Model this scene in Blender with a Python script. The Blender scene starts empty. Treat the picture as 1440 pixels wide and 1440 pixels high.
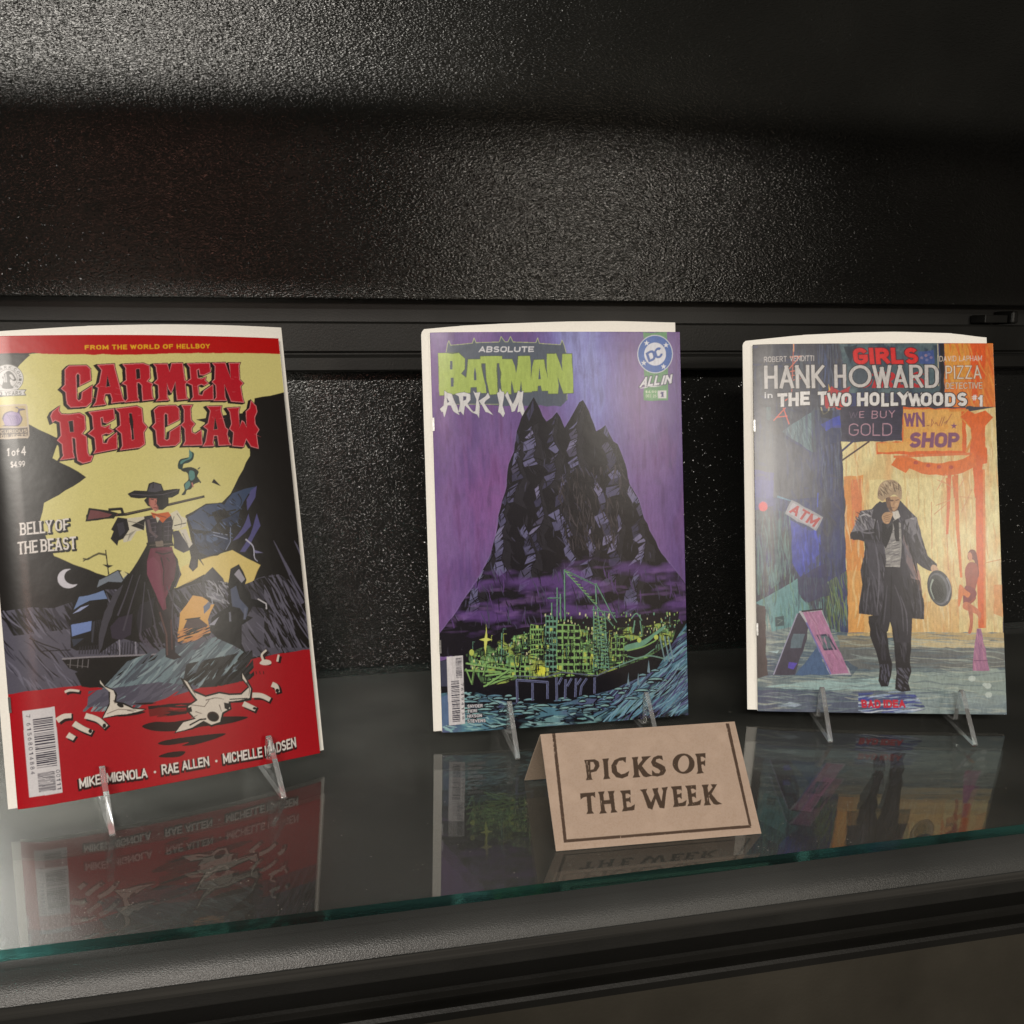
import bpy, bmesh, math, random
import numpy as np
from mathutils import Vector, Matrix

S = bpy.context.scene
# ------------------------------------------------------------------ camera
CAM_F, CAM_YAW, CAM_PITCH, CAM_ROLL = 1445.2544, 0.2320, -0.1681, -0.0016   # focal length in 1440ths of the frame, radians
def cam_axes():
    cy, sy = math.cos(CAM_YAW), math.sin(CAM_YAW); cp, sp = math.cos(CAM_PITCH), math.sin(CAM_PITCH)
    f = np.array([sy*cp, cy*cp, sp]); r = np.array([cy, -sy, 0.0]); u = np.cross(r, f)
    c, s = math.cos(CAM_ROLL), math.sin(CAM_ROLL)
    return c*r - s*u, s*r + c*u, f
AX_R, AX_U, AX_F = cam_axes()
cd = bpy.data.cameras.new('camera'); cam = bpy.data.objects.new('camera', cd)
S.collection.objects.link(cam); S.camera = cam
cd.sensor_fit = 'HORIZONTAL'; cd.sensor_width = 36.0; cd.lens = 36.0*CAM_F/1440.0
cd.clip_start = 0.01; cd.clip_end = 50.0
cam.matrix_world = Matrix(((AX_R[0], AX_U[0], -AX_F[0], 0), (AX_R[1], AX_U[1], -AX_F[1], 0),
                           (AX_R[2], AX_U[2], -AX_F[2], 0), (0, 0, 0, 1)))
# ------------------------------------------------------------------ world, lamps, exposure
w = bpy.data.worlds.new('World'); S.world = w; w.use_nodes = True
bg = w.node_tree.nodes['Background']
bg.inputs[0].default_value = (1.0, 0.93, 0.82, 1); bg.inputs[1].default_value = 0.065
S.view_settings.view_transform = 'Standard'; S.view_settings.look = 'None'
S.view_settings.exposure = 0.0; S.view_settings.gamma = 1.0; S.view_settings.use_curve_mapping = False

def lamp(name, loc, aim, sx, sy, power, col):
    l = bpy.data.lights.new(name, 'AREA'); l.shape = 'RECTANGLE'; l.size = sx; l.size_y = sy
    l.energy = power; l.color = col
    o = bpy.data.objects.new(name, l); S.collection.objects.link(o); o.location = loc
    d = Vector(aim) - Vector(loc)
    o.rotation_euler = d.to_track_quat('-Z', 'Y').to_euler()
    return o
lamp('ceiling_tube', (-0.50, -1.8, 1.03), (0.2, 0.6, -0.1), 1.2, 0.14, 60, (1.0, 0.94, 0.85))
lamp('front_spot', (0.67, -0.6, 0.25), (0.4, 0.7, 0.05), 0.12, 0.09, 3.2, (1.0, 0.92, 0.80))
lamp('corner_strip', (-0.23, 0.72, -0.09), (-0.10, 0.50, -0.266), 0.04, 0.20, 1.3, (1.0, 0.97, 0.90))
lamp('side_strip', (-0.62, 0.50, 0.22), (0.0, 0.60, -0.26), 0.06, 0.40, 2.4, (1.0, 0.97, 0.90))
lamp('warm_reflection_light', (0.75, -1.0, -0.06), (0.2, 0.62, -0.15), 0.32, 0.45, 0.9, (1.0, 0.80, 0.58))  # added light standing for a warm lit object mirrored in the covers
lamp('red_reflection_light', (-0.24, -1.0, 0.26), (0.0, 0.78, 0.1), 0.12, 0.12, 1.0, (1.0, 0.42, 0.30))  # added light that makes the reddish reflection on the upper panel

PRINT_GAIN = (0.80, 0.80, 0.85)
ART_W, GRID_U = 1180, 590
# ------------------------------------------------------------------ scene helpers
def tag(o, label=None, cat=None, group=None, kind=None):
    for k, v in (('label', label), ('category', cat), ('group', group), ('kind', kind)):
        if v: o[k] = v
    return o
def empty(name, loc=(0, 0, 0), rz=0.0):
    o = bpy.data.objects.new(name, None); S.collection.objects.link(o)
    o.empty_display_size = 0.02; o.location = loc; o.rotation_euler = (0, 0, rz); return o
def link(name, me, mat=None, parent=None):
    o = bpy.data.objects.new(name, me); S.collection.objects.link(o)
    if mat: me.materials.append(mat)
    if parent: o.parent = parent
    return o
def mesh_obj(name, verts, faces, mat=None, parent=None, smooth=False):
    me = bpy.data.meshes.new(name); me.from_pydata([tuple(v) for v in verts], [], faces); me.update()
    bm = bmesh.new(); bm.from_mesh(me); bmesh.ops.recalc_face_normals(bm, faces=bm.faces); bm.to_mesh(me); bm.free()
    if smooth: me.polygons.foreach_set('use_smooth', [True]*len(me.polygons))
    return link(name, me, mat, parent)
def bevel_mod(o, wd, seg=2, ang=35):
    m = o.modifiers.new('bevel', 'BEVEL'); m.width = wd; m.segments = seg; m.limit_method = 'ANGLE'; m.angle_limit = math.radians(ang)
    return o
def box(name, x0, x1, y0, y1, z0, z1, mat, parent=None, bev=0.0):
    v = [(x0, y0, z0), (x1, y0, z0), (x1, y1, z0), (x0, y1, z0), (x0, y0, z1), (x1, y0, z1), (x1, y1, z1), (x0, y1, z1)]
    f = [(0, 3, 2, 1), (4, 5, 6, 7), (0, 1, 5, 4), (1, 2, 6, 5), (2, 3, 7, 6), (3, 0, 4, 7)]
    o = mesh_obj(name, v, f, mat, parent)
    if bev: bevel_mod(o, bev)
    return o
def prism_x(name, prof, x0, x1, mat, parent=None, smooth_ang=None):
    """closed (y, z) profile swept along x"""
    n = len(prof)
    v = [(x0, y, z) for y, z in prof] + [(x1, y, z) for y, z in prof]
    f = [tuple(range(n)), tuple(range(2*n-1, n-1, -1))] + [(i, (i+1) % n, n+(i+1) % n, n+i) for i in range(n)]
    o = mesh_obj(name, v, f, mat, parent)
    if smooth_ang:
        me = o.data; me.polygons.foreach_set('use_smooth', [True]*len(me.polygons))
        bm = bmesh.new(); bm.from_mesh(me)
        for e in bm.edges:
            if len(e.link_faces) == 2: e.smooth = e.calc_face_angle() < smooth_ang
        bm.to_mesh(me); bm.free()
    return o
def new_mat(name):
    m = bpy.data.materials.new(name); m.use_nodes = True
    nt = m.node_tree; return m, nt, nt.nodes['Principled BSDF']
def N(nt, t, **kw):
    n = nt.nodes.new(t)
    for k, v in kw.items():
        if k.startswith('i_'):
            n.inputs[k[2:].replace('_', ' ')].default_value = v
        else: setattr(n, k, v)
    return n
def ramp(nt, src, p0, c0, p1, c1):
    r = N(nt, 'ShaderNodeValToRGB'); e = r.color_ramp.elements
    e[0].position = p0; e[0].color = c0; e[1].position = p1; e[1].color = c1
    nt.links.new(src, r.inputs[0]); return r.outputs[0]

# ------------------------------------------------------------------ print engine: polygons, strokes and lettering rasterised into the colour of a fine mesh
def srgb2lin(c):
    c = np.asarray(c, float)/255.0
    return np.where(c <= 0.04045, c/12.92, ((c+0.055)/1.055)**2.4)
GAIN = np.array(PRINT_GAIN)
def ink(c):
    return np.clip(srgb2lin(c)*GAIN - 0.006, 0.004, 0.86)

class Art:
    def __init__(self, wmm, hmm, cw, to_uv, bgc):
        self.w, self.h = wmm, hmm
        self.cw = cw; self.ch = int(round(cw*hmm/wmm)); self.k = cw/wmm
        self.to_uv = to_uv
        self.img = np.empty((self.ch, self.cw, 3), np.float32); self.img[:] = ink(bgc)
        self.x0 = self.y0 = 0.0; self.s = 1.0; self.rng = np.random.RandomState(7)
    def crop(self, x0, y0, s): self.x0, self.y0, self.s = x0, y0, s; return self
    def px(self, pts):                     # scan coordinates -> canvas pixels
        p = np.atleast_2d(np.asarray(pts, float)); q = np.c_[self.x0+p[:, 0]/self.s, self.y0+p[:, 1]/self.s]
        uv = self.to_uv(q)
        return np.c_[uv[:, 0]*self.k, (self.h-uv[:, 1])*self.k]
    def unit(self):                        # canvas pixels per crop unit at the cover's middle
        return self.k*self.w/(350.0*self.s)
    def mask(self, c):
        """even-odd fill of canvas-space polygon -> (slices, bool mask)"""
        c = np.asarray(c, float)
        ya, yb = int(max(0, math.floor(c[:, 1].min()))), int(min(self.ch, math.ceil(c[:, 1].max())+1))
        xa, xb = int(max(0, math.floor(c[:, 0].min()))), int(min(self.cw, math.ceil(c[:, 0].max())+1))
        if ya >= yb or xa >= xb: return None
        W = xb-xa; d = np.zeros((yb-ya, W+1), np.int32)
        n = len(c)
        for i in range(n):
            (x1, y1), (x2, y2) = c[i], c[(i+1) % n]
            if y1 == y2: continue
            if y1 > y2: x1, y1, x2, y2 = x2, y2, x1, y1
            r0 = max(ya, math.ceil(y1-0.5)); r1 = min(yb-1, math.ceil(y2-0.5)-1)
            if r1 < r0: continue
            rows = np.arange(r0, r1+1); xs = x1+(rows+0.5-y1)*(x2-x1)/(y2-y1)
            xi = np.clip(np.ceil(xs-0.5).astype(int)-xa, 0, W)
            np.add.at(d, (rows-ya, xi), 1)
        m = (np.cumsum(d, 1)[:, :W] & 1).astype(bool)
        return (slice(ya, yb), slice(xa, xb)), m
    def put(self, c, col, a=1.0, clip=None):
        r = self.mask(c)
        if r is None: return
        sl, m = r
        if clip is not None: m = m & clip[sl]
        t = self.img[sl]
        if callable(col):
            v = col(sl); t[m] = t[m]*(1-a)+v[m]*a
        else:
            t[m] = t[m]*(1-a)+ink(col)*a
    def full(self, pts):
        """full-canvas mask of polygon(s)"""
        M = np.zeros((self.ch, self.cw), bool)
        r = self.mask(self.px(pts))
        if r: M[r[0]] = r[1]
        return M
    rough = 0.0
    def poly(self, pts, col, a=1.0, clip=None):
        c = self.px(pts)
        if self.rough: c = self.inked(c)
        self.put(c, col, a, clip)
    def inked(self, c):
        """unsteady hand: long straight edges get a slight wobble"""
        out = []; u = self.k*self.w/350.0; n = len(c)
        for i in range(n):
            p, q = c[i], c[(i+1) % n]; L = math.hypot(*(q-p)); m = int(L/(9*u)); out.append(p)
            if m > 1:
                nn = np.array([-(q-p)[1], (q-p)[0]])/L; bow = self.rng.uniform(-1, 1)*min(L*.02, 1.6*u)
                for j in range(1, m):
                    t = j/m; out.append(p+(q-p)*t+nn*(self.rng.uniform(-.5, .5)*self.rough*u+bow*4*t*(1-t)))
        return np.array(out)
    def stroke_c(self, c, w0, w1=None, wm=None):
        """variable width ribbon in canvas pixels"""
        c = np.asarray(c, float); w1 = w0 if w1 is None else w1
        d = np.gradient(c, axis=0); L = np.hypot(d[:, 0], d[:, 1])+1e-9; nrm = np.c_[-d[:, 1]/L, d[:, 0]/L]
        t = np.linspace(0, 1, len(c)); ww = w0+(w1-w0)*t
        if wm is not None: ww = ww+(wm-(w0+w1)/2)*4*t*(1-t)
        ww = ww[:, None]/2
        return np.r_[c+nrm*ww, (c-nrm*ww)[::-1]]
    def line(self, pts, wd, col, w1=None, wm=None, a=1.0, clip=None, smooth=False):
        p = np.asarray(pts, float)
        if smooth: p = spline(p)
        c = self.px(p); u = self.unit()
        # one closed ribbon can self overlap (even-odd holes) on sharp turns: draw long bends piecewise
        if len(c) > 2 and not smooth:
            for i in range(len(c)-1):
                ww0 = wd if w1 is None else wd+(w1-wd)*i/(len(c)-1); ww1 = wd if w1 is None else wd+(w1-wd)*(i+1)/(len(c)-1)
                self.put(self.stroke_c(c[i:i+2], ww0*u, ww1*u), col, a, clip)
                if i: self.disc(c[i], ww0*u/2, col, a, clip)
        else:
            self.put(self.stroke_c(c, wd*u, None if w1 is None else w1*u, None if wm is None else wm*u), col, a, clip)
    def disc(self, c, r, col, a=1.0, clip=None):
        t = np.linspace(0, 2*np.pi, 14)[:-1]; self.put(np.c_[c[0]+r*np.cos(t), c[1]+r*np.sin(t)], col, a, clip)
    def ell(self, cx, cy, rx, ry, col, rot=0.0, a=1.0, clip=None, a0=0, a1=360):
        t = np.radians(np.linspace(a0, a1, 48)); x, y = rx*np.cos(t), ry*np.sin(t); r = math.radians(rot)
        self.poly(np.c_[cx+x*math.cos(r)-y*math.sin(r), cy+x*math.sin(r)+y*math.cos(r)], col, a, clip)
    def blob(self, pts, col, a=1.0, clip=None): self.poly(spline(np.asarray(pts, float), True), col, a, clip)
    def noise(self, sx, sy, seed, octv=3):
        """smooth noise over the canvas, feature size sx, sy in mm"""
        rs = np.random.RandomState(seed); out = np.zeros((self.ch, self.cw), np.float32); amp = 1.0; tot = 0
        for o in range(octv):
            nx = max(2, int(self.w/sx*2**o)+3); ny = max(2, int(self.h/sy*2**o)+3)
            g = rs.rand(ny, nx).astype(np.float32)
            yy = np.linspace(0, ny-2.001, self.ch); xx = np.linspace(0, nx-2.001, self.cw)
            yi = yy.astype(int); xi = xx.astype(int); fy = (yy-yi)[:, None]; fx = (xx-xi)[None, :]
            fy = fy*fy*(3-2*fy); fx = fx*fx*(3-2*fx)
            a = g[yi][:, xi]; b = g[yi][:, xi+1]; c = g[yi+1][:, xi]; d = g[yi+1][:, xi+1]
            out += amp*((a*(1-fx)+b*fx)*(1-fy)+(c*(1-fx)+d*fx)*fy); tot += amp; amp *= 0.55
        return out/tot
    def wash(self, col, nz, lo, hi, clip=None, a=1.0):
        """lay a second ink where the noise is high"""
        m = np.clip((nz-lo)/(hi-lo), 0, 1)*a
        if clip is not None: m = m*clip
        m = m[..., None].astype(np.float32)
        self.img = self.img*(1-m)+ink(col).astype(np.float32)*m
    def tooth(self, amt, sx, sy, seed):
        n = self.noise(sx, sy, seed, 3)*.6+self.noise(.4, .4, seed+1, 2)*.4
        self.img = np.clip(self.img*(1+amt*2.2*(n-.5))[..., None], 0.003, .86).astype(np.float32)
    def hatch(self, clip, n, ang, length, wd, cols, a=1.0, jit=8, box=None):
        ys, xs = np.nonzero(clip)
        if len(ys) == 0: return
        u = self.unit()
        for i in range(n):
            j = self.rng.randint(len(ys)); x, y = xs[j], ys[j]
            t = math.radians(ang+self.rng.uniform(-jit, jit)); L = length*u*self.rng.uniform(0.5, 1.4)
            dx, dy = math.cos(t)*L/2, math.sin(t)*L/2; w0 = wd*u*self.rng.uniform(0.5, 1.3)
            bx = self.rng.uniform(-.09, .09); c = spline(np.array([[x-dx, y-dy], [x-dy*bx*2, y+dx*bx*2], [x+dx, y+dy]]), k=4)
            self.put(self.stroke_c(c, w0*0.15, w0*0.15, w0), cols[self.rng.randint(len(cols))], a, clip)
    def text(self, s, bl, br, tl, tr=None, col=(255, 255, 255), tx=0.2, ty=0.16, style='', gap=0.12, out=None, ow=0.0, wf=None, off=(0, 0), a=1.0, widths=None):
        """lettering fitted into the quad bottom-left, bottom-right, top-left, top-right given in scan coordinates"""
        bl, br, tl = (np.asarray(q, float) for q in (bl, br, tl)); tr = br+(tl-bl) if tr is None else np.asarray(tr, float)
        polys, W = layout(s, tx, ty, style, gap)
        def mp(p):
            X = p[:, :1]/W; Y = p[:, 1:]
            q = (bl*(1-X)+br*X)*(1-Y)+(tl*(1-X)+tr*X)*Y
            if wf is not None: q = wf(q)
            return self.px(q+np.asarray(off, float))
        cs = [mp(p) for p in polys]
        if out is not None:
            for c in cs: self.put(grow(c, ow*self.unit()), out, a)
        for c in cs: self.put(c, col, a)
        return cs
    def vertex_grid(self, nu, nv):
        """colours at grid vertices (row 0 = bottom), box filtered"""
        fy = np.linspace(0, self.ch-1, nv); fx = np.linspace(0, self.cw-1, nu)
        I = np.cumsum(np.cumsum(np.pad(self.img.astype(np.float64), ((1, 0), (1, 0), (0, 0))), 0), 1)
        hy, hx = self.ch/nv/2*1.1, self.cw/nu/2*1.1
        y0 = np.clip(np.round(fy-hy+0.5).astype(int), 0, self.ch-1); y1 = np.clip(np.round(fy+hy+0.5).astype(int), 1, self.ch); y1 = np.maximum(y1, y0+1)
        x0 = np.clip(np.round(fx-hx+0.5).astype(int), 0, self.cw-1); x1 = np.clip(np.round(fx+hx+0.5).astype(int), 1, self.cw); x1 = np.maximum(x1, x0+1)
        A = I[y1][:, x1]-I[y0][:, x1]-I[y1][:, x0]+I[y0][:, x0]
        A /= ((y1-y0)[:, None]*(x1-x0)[None, :])[..., None]
        return A[::-1]
def grow(c, d):
    """push a small convex-ish polygon outwards"""
    c = np.asarray(c, float); n = len(c)
    area = 0.5*np.sum(c[:, 0]*np.roll(c[:, 1], -1)-np.roll(c[:, 0], -1)*c[:, 1]); sg = 1 if area > 0 else -1
    e = np.roll(c, -1, 0)-c; L = np.hypot(e[:, 0], e[:, 1]); k = L > 1e-6
    c, e, L = c[k], e[k], L[k]
    if len(c) < 3: return c
    nn = np.c_[e[:, 1], -e[:, 0]]/L[:, None]*sg; b = nn+np.roll(nn, 1, 0); q = np.sum(b*nn, 1)
    b = b/np.maximum(q, 0.5)[:, None]
    return c+b*d
def spline(p, closed=False, k=6):
    p = np.asarray(p, float); n = len(p); out = []
    for i in range(n if closed else n-1):
        if closed: a, b, c, d = p[(i-1) % n], p[i], p[(i+1) % n], p[(i+2) % n]
        else: a, b, c, d = p[max(i-1, 0)], p[i], p[i+1], p[min(i+2, n-1)]
        for t in np.linspace(0, 1, k, endpoint=False):
            out.append(0.5*((2*b)+(c-a)*t+(2*a-5*b+4*c-d)*t*t+(3*b-a-3*c+d)*t**3))
    if not closed: out.append(p[-1])
    return np.array(out)
# --- lettering: stroke skeletons in a unit box, widened into slab, flared or plain strokes
def _arc(cx, cy, rx, ry, a0, a1, n=14):
    t = np.radians(np.linspace(a0, a1, n)); return [(cx+rx*math.cos(q), cy+ry*math.sin(q)) for q in t]
GL = {
 'A': (.66, [[(0, 0), (.5, 1)], [(.5, 1), (1, 0)], [(.17, .3), (.83, .3)]]),
 'B': (.60, [[(0, 0), (0, 1)], [(0, 1), (.6, 1)]+_arc(.6, .76, .36, .24, 90, -90, 10)+[(0, .52)], [(0, .52), (.62, .52)]+_arc(.62, .26, .38, .26, 90, -90, 10)+[(0, 0)]]),
 'C': (.62, [_arc(.5, .72, .5, .28, 10, 180, 12)+_arc(.5, .28, .5, .28, 180, 350, 12)]),
 'D': (.64, [[(0, 0), (0, 1)], [(0, 1), (.45, 1)]+_arc(.45, .68, .55, .32, 90, 0, 8)+_arc(.45, .32, .55, .32, 0, -90, 8)+[(0, 0)]]),
 'E': (.54, [[(0, 0), (0, 1)], [(0, 1), (1, 1)], [(0, .5), (.85, .5)], [(0, 0), (1, 0)]]),
 'F': (.52, [[(0, 0), (0, 1)], [(0, 1), (1, 1)], [(0, .5), (.85, .5)]]),
 'G': (.66, [_arc(.5, .72, .5, .28, 15, 180, 12)+_arc(.5, .28, .5, .28, 180, 360, 12)+[(1, .46)], [(1, .46), (.55, .46)]]),
 'H': (.64, [[(0, 0), (0, 1)], [(1, 0), (1, 1)], [(0, .5), (1, .5)]]),
 'I': (.0, [[(.5, 0), (.5, 1)]]),
 'J': (.45, [[(1, 1), (1, .28)]+_arc(.5, .28, .5, .28, 0, -180, 12)]),
 'K': (.62, [[(0, 0), (0, 1)], [(.95, 1), (.1, .45)], [(.3, .55), (1, 0)]]),
 'L': (.50, [[(0, 0), (0, 1)], [(0, 0), (1, 0)]]),
 'M': (.80, [[(0, 0), (0, 1)], [(0, 1), (.5, .2)], [(.5, .2), (1, 1)], [(1, 1), (1, 0)]]),
 'N': (.66, [[(0, 0), (0, 1)], [(0, 1), (1, 0)], [(1, 0), (1, 1)]]),
 'O': (.66, [_arc(.5, .7, .5, .3, 0, 180, 14)+_arc(.5, .3, .5, .3, 180, 360, 14)+[(1, .7)]]),
 'P': (.58, [[(0, 0), (0, 1)], [(0, 1), (.55, 1)]+_arc(.55, .73, .45, .27, 90, -90, 12)+[(0, .46)]]),
 'Q': (.66, [_arc(.5, .7, .5, .3, 0, 180, 14)+_arc(.5, .3, .5, .3, 180, 360, 14)+[(1, .7)], [(.6, .25), (1, 0)]]),
 'R': (.62, [[(0, 0), (0, 1)], [(0, 1), (.55, 1)]+_arc(.55, .75, .42, .25, 90, -90, 12)+[(0, .5)], [(.5, .5), (1, 0)]]),
 'S': (.58, [_arc(.5, .76, .48, .24, 20, 270, 16)+_arc(.5, .26, .5, .26, 90, -160, 16)]),
 'T': (.58, [[(.5, 0), (.5, 1)], [(0, 1), (1, 1)]]),
 'U': (.64, [[(0, 1), (0, .3)]+_arc(.5, .3, .5, .3, 180, 360, 14)+[(1, 1)]]),
 'V': (.66, [[(0, 1), (.5, 0)], [(.5, 0), (1, 1)]]),
 'W': (.92, [[(0, 1), (.25, 0)], [(.25, 0), (.5, .9)], [(.5, .9), (.75, 0)], [(.75, 0), (1, 1)]]),
 'X': (.62, [[(0, 0), (1, 1)], [(0, 1), (1, 0)]]),
 'Y': (.62, [[(.5, 0), (.5, .48)], [(.5, .48), (0, 1)], [(.5, .48), (1, 1)]]),
 'Z': (.58, [[(0, 1), (1, 1)], [(1, 1), (0, 0)], [(0, 0), (1, 0)]]),
 '0': (.56, [_arc(.5, .7, .5, .3, 0, 180, 12)+_arc(.5, .3, .5, .3, 180, 360, 12)+[(1, .7)]]),
 '1': (.26, [[(.7, 0), (.7, 1)], [(.7, 1), (0, .78)]]),
 '4': (.58, [[(.75, 0), (.75, 1)], [(.75, 1), (0, .3)], [(0, .3), (1, .3)]]),
 '5': (.54, [[(.9, 1), (.08, 1), (.04, .56)]+_arc(.48, .31, .52, .31, 110, -160, 14)]),
 '6': (.56, [_arc(.5, .3, .5, .3, 0, 360, 18), [(0, .3), (.1, .7), (.7, 1)]]),
 '7': (.54, [[(0, 1), (1, 1)], [(1, 1), (.35, 0)]]),
 '8': (.56, [_arc(.5, .76, .42, .24, 0, 360, 16), _arc(.5, .26, .5, .26, 0, 360, 16)]),
 '9': (.56, [_arc(.5, .7, .5, .3, 0, 360, 18), [(1, .7), (.9, .3), (.3, 0)]]),
 '2': (.54, [_arc(.5, .72, .48, .28, 165, -20, 12)+[(0, 0)], [(0, 0), (1, 0)]]),
 '3': (.54, [_arc(.46, .76, .46, .24, 150, -90, 12), _arc(.46, .26, .5, .26, 90, -150, 12)]),
 '$': (.54, [_arc(.5, .74, .48, .2, 20, 270, 14)+_arc(.5, .28, .5, .24, 90, -160, 14), [(.5, 0), (.5, 1)]]),
 '#': (.6, [[(.25, 0), (.4, 1)], [(.65, 0), (.8, 1)], [(0, .33), (1, .33)], [(0, .67), (1, .67)]]),
 '.': (.0, [[(.5, 0), (.5, .02)]]), '-': (.4, [[(0, .45), (1, .45)]]), '+': (.5, [[(0, .5), (1, .5)], [(.5, .25), (.5, .75)]]),
 'f': (.4, [[(.35, 0), (.35, .7)]+_arc(.75, .7, .4, .25, 180, 90, 6), [(0, .6), (.9, .6)]]),
 'o': (.46, [_arc(.5, .32, .5, .32, 0, 360, 18)]),
 'i': (.0, [[(.5, 0), (.5, .55)], [(.5, .8), (.5, .84)]]),
 'n': (.44, [[(0, 0), (0, .58)], [(0, .4)]+_arc(.5, .36, .5, .22, 160, 0, 8)+[(1, 0)]]),
}
def _widen(p, q, hx, hy, f0, f1, cap0, cap1):
    d = np.subtract(q, p); L = math.hypot(*d); 
    if L < 1e-9: return None
    d = d/L; n = np.array([-d[1], d[0]])
    p = np.array(p)-d*np.array([hx, hy])*cap0; q = np.array(q)+d*np.array([hx, hy])*cap1
    o = n*np.array([hx, hy]); m = (p+q)/2
    if f0 != 1 or f1 != 1:
        return np.array([p+o*f0, m+o, q+o*f1, q-o*f1, m-o, p-o*f0])
    return np.array([p+o, q+o, q-o, p-o])
def glyph(ch, tx, ty, style):
    """list of polygons and the advance width, cap height 1"""
    wd, strokes = GL[ch]
    hx, hy = tx/2, ty/2; W = wd*1.0+tx if wd else tx
    if 'x' in style: W *= 1.25
    T = lambda q: (hx+q[0]*(W-tx), hy+q[1]*(1-ty))
    out = []
    for st in strokes:
        pts = [T(q) for q in st]; n = len(pts)
        if n == 2:
            fl = 1.55 if 'f' in style else 1.0
            vert = abs(pts[0][0]-pts[1][0]) < abs(pts[0][1]-pts[1][1])*0.9
            fa = fb = 1.0
            if 'f' in style and (vert or n == 2):
                fa = fl if (st[0][1] in (0, 1) or not vert) else 1.0; fb = fl if (st[1][1] in (0, 1) or not vert) else 1.0
            c = _widen(pts[0], pts[1], hx, hy, fa if vert else (1 if st[0][0] == 0 else fa), fb, 1, 1)
            c[:, 1] = np.clip(c[:, 1], 0, 1); out.append(c)
            if 's' in style and vert:
                for e, q in zip((0, 1), (st[0], st[1])):
                    if q[1] in (0, 1):
                        x = pts[e][0]; y0, y1 = (0, ty*0.55) if q[1] == 0 else (1-ty*0.55, 1)
                        out.append(np.array([(x-hx*1.75, y0), (x+hx*1.75, y0), (x+hx*1.75, y1), (x-hx*1.75, y1)]))
        else:
            c = np.array(pts); d = np.gradient(c, axis=0); L = np.hypot(d[:, 0], d[:, 1])+1e-9
            o = np.c_[-d[:, 1]/L*hx, d[:, 0]/L*hy]
            if 'f' in style:
                t = np.linspace(0, 1, n); closed = np.hypot(*(c[0]-c[-1])) < 1e-6
                if not closed: o = o*(1+0.25*np.abs(2*t-1)**3)[:, None]
            for i in range(n-1):
                q = np.array([c[i]+o[i], c[i+1]+o[i+1], c[i+1]-o[i+1], c[i]-o[i]])
                q[:, 1] = np.clip(q[:, 1], 0, 1); out.append(q)
    return out, W
def layout(s, tx, ty, style, gap):
    x = 0.0; out = []
    for ch in s:
        if ch == ' ': x += 0.34+gap; continue
        g, W = glyph(ch, tx, ty, style)
        out += [p+np.array([x, 0]) for p in g]; x += W+gap
    return out, x-gap
def Q(x0, y0, s, *pts): return [(x0+x/s, y0+y/s) for x, y in pts]
def barcode(A, quad, lines, rs):
    """quad tl, tr, br, bl of the white patch; lines: list of (v0, v1, u0, u1) bar blocks in patch units, bars run across u"""
    tl, tr, br, bl = (np.array(q, float) for q in quad)
    m = lambda u, v: (tl*(1-u)+tr*u)*(1-v)+(bl*(1-u)+br*u)*v
    keep = A.rough; A.rough = 0.0
    A.poly(quad, (205, 202, 200))
    r = np.random.RandomState(rs)
    for v0, v1, u0, u1 in lines:
        v = v0
        while v < v1:
            t = (v1-v0)*r.choice([.012, .02, .03]); 
            A.poly([m(u0, v), m(u1, v), m(u1, v+t), m(u0, v+t)], (48, 46, 60)); v += t+(v1-v0)*r.choice([.014, .02, .03])
    A.rough = keep; return m

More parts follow.
